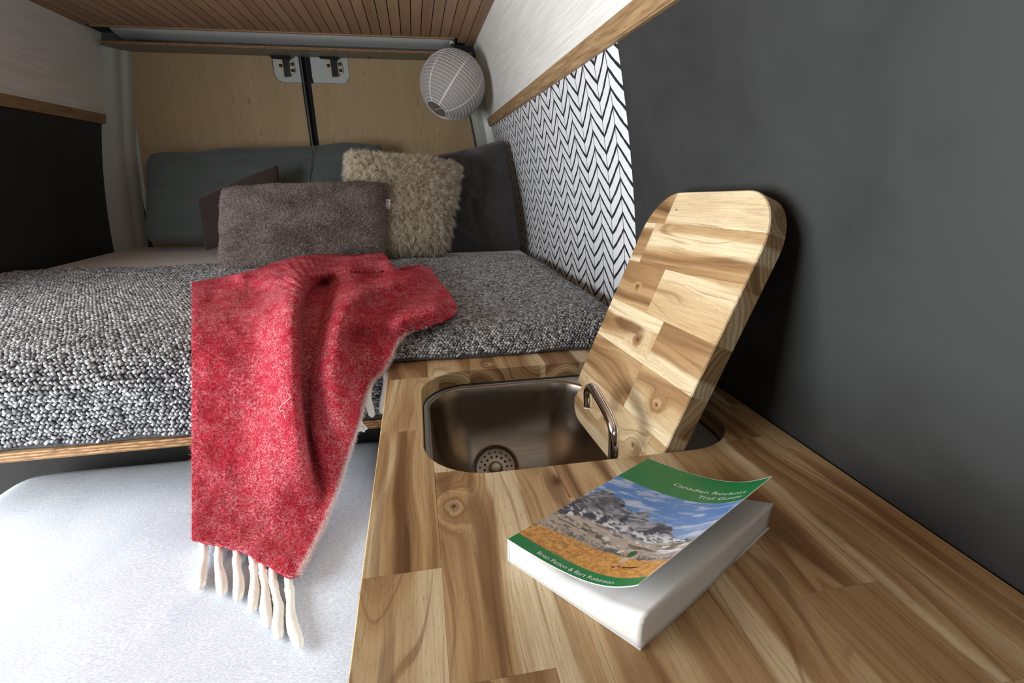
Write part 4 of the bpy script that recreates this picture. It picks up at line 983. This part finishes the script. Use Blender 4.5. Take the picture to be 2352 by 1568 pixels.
# ------------------------------------------------------------------ guide book
Lb = np.array([.066, .390]); Fb = np.array([.260, .498]); Nb = np.array([.149, .277])
e1 = (Fb - Lb)/np.linalg.norm(Fb - Lb); e2 = (Nb - Lb)/np.linalg.norm(Nb - Lb); BLn = .2215; BWd = .1425
bk = thing('guide_book', (.2, .39, ZC), 'thick paperback trail guide with a green mountain cover curling open on the worktop', 'book')
def bpnt(s, q_, z): return np.stack([Lb[0] + s*e2[0] + q_*e1[0], Lb[1] + s*e2[1] + q_*e1[1], z + 0*s], -1)
ns, nq = 30, 24; S, Q = np.meshgrid(np.linspace(.001, BWd, ns), np.linspace(.0005, BLn - .0005, nq))
zt = np.interp(S, [0, .03, .07, .113, .135, .1425], [.9245, .9195, .9165, .9225, .9290, .9315]) + .0006*np.sin(Q*60)
zb = ZC + .0012 + .0*S
A = bpnt(S + .0035*np.sin((zt-.9)*0), Q, zt); Bm = bpnt(S + .002*np.sin(Q*22), Q, zb)
m, n = nq, ns; v1, _ = gridvf(A); v2, f2 = gridvf(Bm); layers = 5; Vs = [A*(1 - k/layers) + Bm*(k/layers) + np.r_[e2, 0]*(.0006*math.sin(math.pi*k/layers)*-1)*np.clip((S/BWd)[..., None]*2 - 1, 0, 1) for k in range(layers + 1)]
v = np.vstack([q_.reshape(-1, 3) for q_ in Vs]); k = m*n; _, ft = gridvf(A)
ids = [j for j in range(n)] + [i*n + n-1 for i in range(1, m)] + [(m-1)*n + j for j in range(n-2, -1, -1)] + [i*n for i in range(m-2, 0, -1)]
fs = [ft, ft[:, ::-1] + layers*k]
for L_ in range(layers): fs.append(np.array([(ids[q_] + L_*k, ids[(q_+1) % len(ids)] + L_*k, ids[(q_+1) % len(ids)] + (L_+1)*k, ids[q_] + (L_+1)*k) for q_ in range(len(ids))]))
pb = fix_normals(build('page_block', v, np.vstack(fs), M['pages'], bk)); pb.data.materials.append(M['page'])
nrm = np.zeros(len(pb.data.polygons)*3); pb.data.polygons.foreach_get('normal', nrm); mi = (nrm.reshape(-1, 3)[:, 2] > .8).astype(np.int32); pb.data.polygons.foreach_set('material_index', mi); pb.data.update()
co = [(Lb + s*e2 + q_*e1) for s, q_ in ((0, 0), (BWd, 0), (BWd, BLn), (0, BLn))]; v = [(x, y, z) for z in (ZC + .0002, ZC + .0011) for x, y in co]
fix_normals(build('back_cover', v, [(0, 1, 2, 3), (7, 6, 5, 4), (0, 4, 5, 1), (1, 5, 6, 2), (2, 6, 7, 3), (3, 7, 4, 0)], M['cover_white'], bk))
co = [(Lb + s*e2 + q_*e1) for s, q_ in ((-.0012, 0), (0.0004, 0), (.0004, BLn), (-.0012, BLn))]; v = [(x, y, z) for z in (ZC + .0004, .9252) for x, y in co]
fix_normals(build('spine', v, [(0, 1, 2, 3), (7, 6, 5, 4), (0, 4, 5, 1), (1, 5, 6, 2), (2, 6, 7, 3), (3, 7, 4, 0)], M['cover_white'], bk))
CS = [0, .02, .044, .062, .082, .098, .112, .124, .134, .1385]; CZ = [.9257, .9260, .9268, .9286, .9319, .9368, .9430, .9508, .9588, .9632]
sm = smooth_path(np.c_[CS, CZ], 200, 3)
def cz_(s): return np.interp(s, sm[:, 0], sm[:, 1])
ns, nq = 220, 320; CW = .1362
S, Q = np.meshgrid(np.linspace(-.001, CW, ns), np.linspace(0, .2225, nq))
def paint(S, Q):
    C = np.zeros(S.shape + (3,)); c3 = lambda r, g_, b_: np.array(srgb(r, g_, b_)[:3])
    def lay(mask, col): C[:] = C*(1 - mask[..., None]) + col*mask[..., None]
    def mixc(a, b_, t): return a*(1 - t[..., None]) + b_*t[..., None]
    ss = lambda a, b_, x: np.clip((x - a)/(b_ - a), 0, 1)**2*(3 - 2*np.clip((x - a)/(b_ - a), 0, 1))
    n1 = fbm(S*120 + Q*40, Q*260, 1, 5); n2 = fbm(S*420, Q*420, 5, 4); n3 = fbm(S*900 + 7, Q*900, 9, 3)
    cl = ss(.42, .72, fbm(S*60 + Q*25 + 3, Q*150 - S*40, 13, 5))
    C[:] = mixc(c3(92, 144, 216), c3(208, 222, 242), np.clip(cl*.8 + ss(.13, .08, Q)*.3, 0, 1))
    sky = np.interp(S, [0, .004, .0107, .0278, .0371, .042, .0542, .0635, .0732, .0781, .0864, .0938, .0996, .1069, .1167, .1309, .14], [.108, .126, .1346, .127, .1264, .117, .1141, .1223, .1124, .1071, .1165, .1065, .1065, .0954, .0849, .0814, .082]) + (n2 - .5)*.010
    mt_ = ss(.0008, -.0008, Q - sky)
    strat = fbm(S*140 + Q*240, Q*330 - S*120, 17, 5); rock = mixc(c3(86, 90, 108), c3(172, 174, 184), ss(.3, .7, strat)); big = fbm(S*55 + Q*30 + 1, Q*70 - S*60 + 4, 51, 3); rock = mixc(rock, c3(36, 42, 64), ss(.50, .60, big)*.85); rock = mixc(rock, c3(30, 34, 54), np.exp(-((S - .022 - (Q - .11)*.35)/.010)**2)*ss(.088, .10, Q)*.7)
    lay(mt_, rock)
    base = np.interp(S, [0, .0234, .0464, .0708, .0957, .1128, .1314, .14], [.062, .0750, .0760, .0735, .0735, .0760, .0785, .0785])
    snow = ss(.50, .60, fbm(S*170 + 3, Q*300 + S*120, 23, 4))*ss(base + .030, base + .006, Q)*mt_*.95; lay(snow, c3(232, 236, 244))
    scree = ss(.0015, -.0015, Q - base - (n1 - .5)*.010); lay(scree, mixc(c3(150, 144, 142), c3(214, 200, 186), n1))
    lay(scree*ss(.56, .64, fbm(S*90 + 11, Q*240, 29, 4))*.8, c3(92, 96, 74)); lay(scree*ss(.60, .66, fbm(S*130 + 4, Q*260 + 9, 33, 4))*ss(.02, .08, S), c3(236, 236, 238))
    line = np.interp(S, [0, .05, .09, .14], [.066, .0585, .0560, .0560]); lay(np.exp(-((Q - line)/.0022)**2)*ss(.42, .55, n2)*ss(.09, .05, S), c3(62, 74, 46))
    md = np.interp(S, [0, .006, .0259, .0566, .0811, .1323, .14], [.032, .0365, .0405, .0430, .0440, .0430, .043]) + (n2 - .5)*.006
    rk = np.exp(-((Q - md - .004)/.0042)**2)*ss(.47, .56, n3); lay(rk*.85, c3(70, 64, 62))
    gm = ss(.0008, -.0008, Q - md); gr = mixc(c3(186, 126, 58), c3(230, 178, 100), ss(.3, .7, n3*.5 + n2*.5)); gr = mixc(gr, c3(140, 116, 66), ss(.54, .72, fbm(S*120, Q*340, 41, 5))*.7*ss(.1, .03, S)); lay(gm, gr)
    # walker
    def blob(cx, cy, rx, ry, col, ang=0):
        x = S - cx; y = Q - cy; a = x*math.cos(ang) + y*math.sin(ang); b_ = -x*math.sin(ang) + y*math.cos(ang); lay(ss(1.15, .85, np.sqrt((a/rx)**2 + (b_/ry)**2)), c3(*col))
    blob(.1085, .0305, .0075, .0012, (70, 50, 30), .25)
    blob(.0952, .0320, .0011, .0055, (206, 160, 130), -.12); blob(.0978, .0335, .0011, .0050, (196, 148, 120), .2)
    blob(.0950, .0272, .0018, .0010, (52, 44, 40)); blob(.0988, .0292, .0016, .0010, (52, 44, 40))
    blob(.0965, .0405, .0028, .0048, (214, 198, 172)); blob(.0962, .0515, .0034, .0058, (42, 104, 66)); blob(.0925, .0490, .0010, .0046, (198, 150, 122), .3); blob(.0998, .0480, .0010, .0044, (198, 150, 122), -.35)
    blob(.0948, .0605, .0017, .0022, (196, 144, 120)); blob(.0950, .0622, .0022, .0012, (132, 46, 40))
    gb = c3(34, 128, 70); band = ss(.00025, -.00025, .1645 - Q) + ss(.00025, -.00025, Q - .0138)
    lay(np.clip(band, 0, 1), mixc(gb, c3(44, 140, 84), n1)); lay(np.exp(-((S - .0075)/.0005)**2)*.25*np.clip(band, 0, 1), c3(20, 84, 48))
    return C
Pc = bpnt(S, Q, cz_(S)); Cc = paint(S, Q)
v1, f1 = gridvf(Pc); o = build('front_cover', v1, f1, M['cover'], bk, True, colors=Cc.reshape(-1, 3)); o['label'] = 'glossy cover with mountain photograph between green bands'
fix = np.array([p.normal.z for p in o.data.polygons[:50]]).mean()
if fix < 0: o.data.flip_normals()
Pd = Pc[::4, ::4] - np.array([0, 0, .0007]); v1, f1 = gridvf(Pd); build('cover_inside', v1, f1[:, ::-1], M['cover_white'], bk, True)
edge = np.vstack([Pc[0], Pc[1:, -1], Pc[-1, ::-1][1:]]) - np.array([0, 0, .00035]); v, f = tubevf(edge[::3], .00045, 6); build('cover_edge', v, f, M['cover_white'], bk, True)
def lettering(body, s0, s1, q0, h, name):
    cu = bpy.data.curves.new('lettering', 'FONT'); cu.body = body; cu.size = 1.0; cu.resolution_u = 3
    ob = bpy.data.objects.new('lettering', cu); link(ob); bpy.context.view_layer.update()
    me = bpy.data.meshes.new_from_object(ob.evaluated_get(bpy.context.evaluated_depsgraph_get())); bpy.data.objects.remove(ob)
    co = np.zeros(len(me.vertices)*3); me.vertices.foreach_get('co', co); co = co.reshape(-1, 3); x0, x1 = co[:, 0].min(), co[:, 0].max()
    s = s0 + (co[:, 0] - x0)/(x1 - x0)*(s1 - s0); q_ = q0 + co[:, 1]/.70*h
    P = bpnt(s, q_, cz_(s) + .00025); fs = [tuple(p.vertices) for p in me.polygons]; bpy.data.meshes.remove(me)
    o = build(name, P, fs, M['print_white'], bk); o['label'] = 'white printed words ' + body; return o
lettering('Canadian Rockies', .0525, .1272, .1862, .0066, 'title_lettering')
lettering('Trail Guide', .0868, .1286, .1733, .0066, 'title_lettering')
lettering('Brian Patton & Bart Robinson', .0320, .1118, .0034, .0045, 'author_lettering')
bpy.context.view_layer.update()
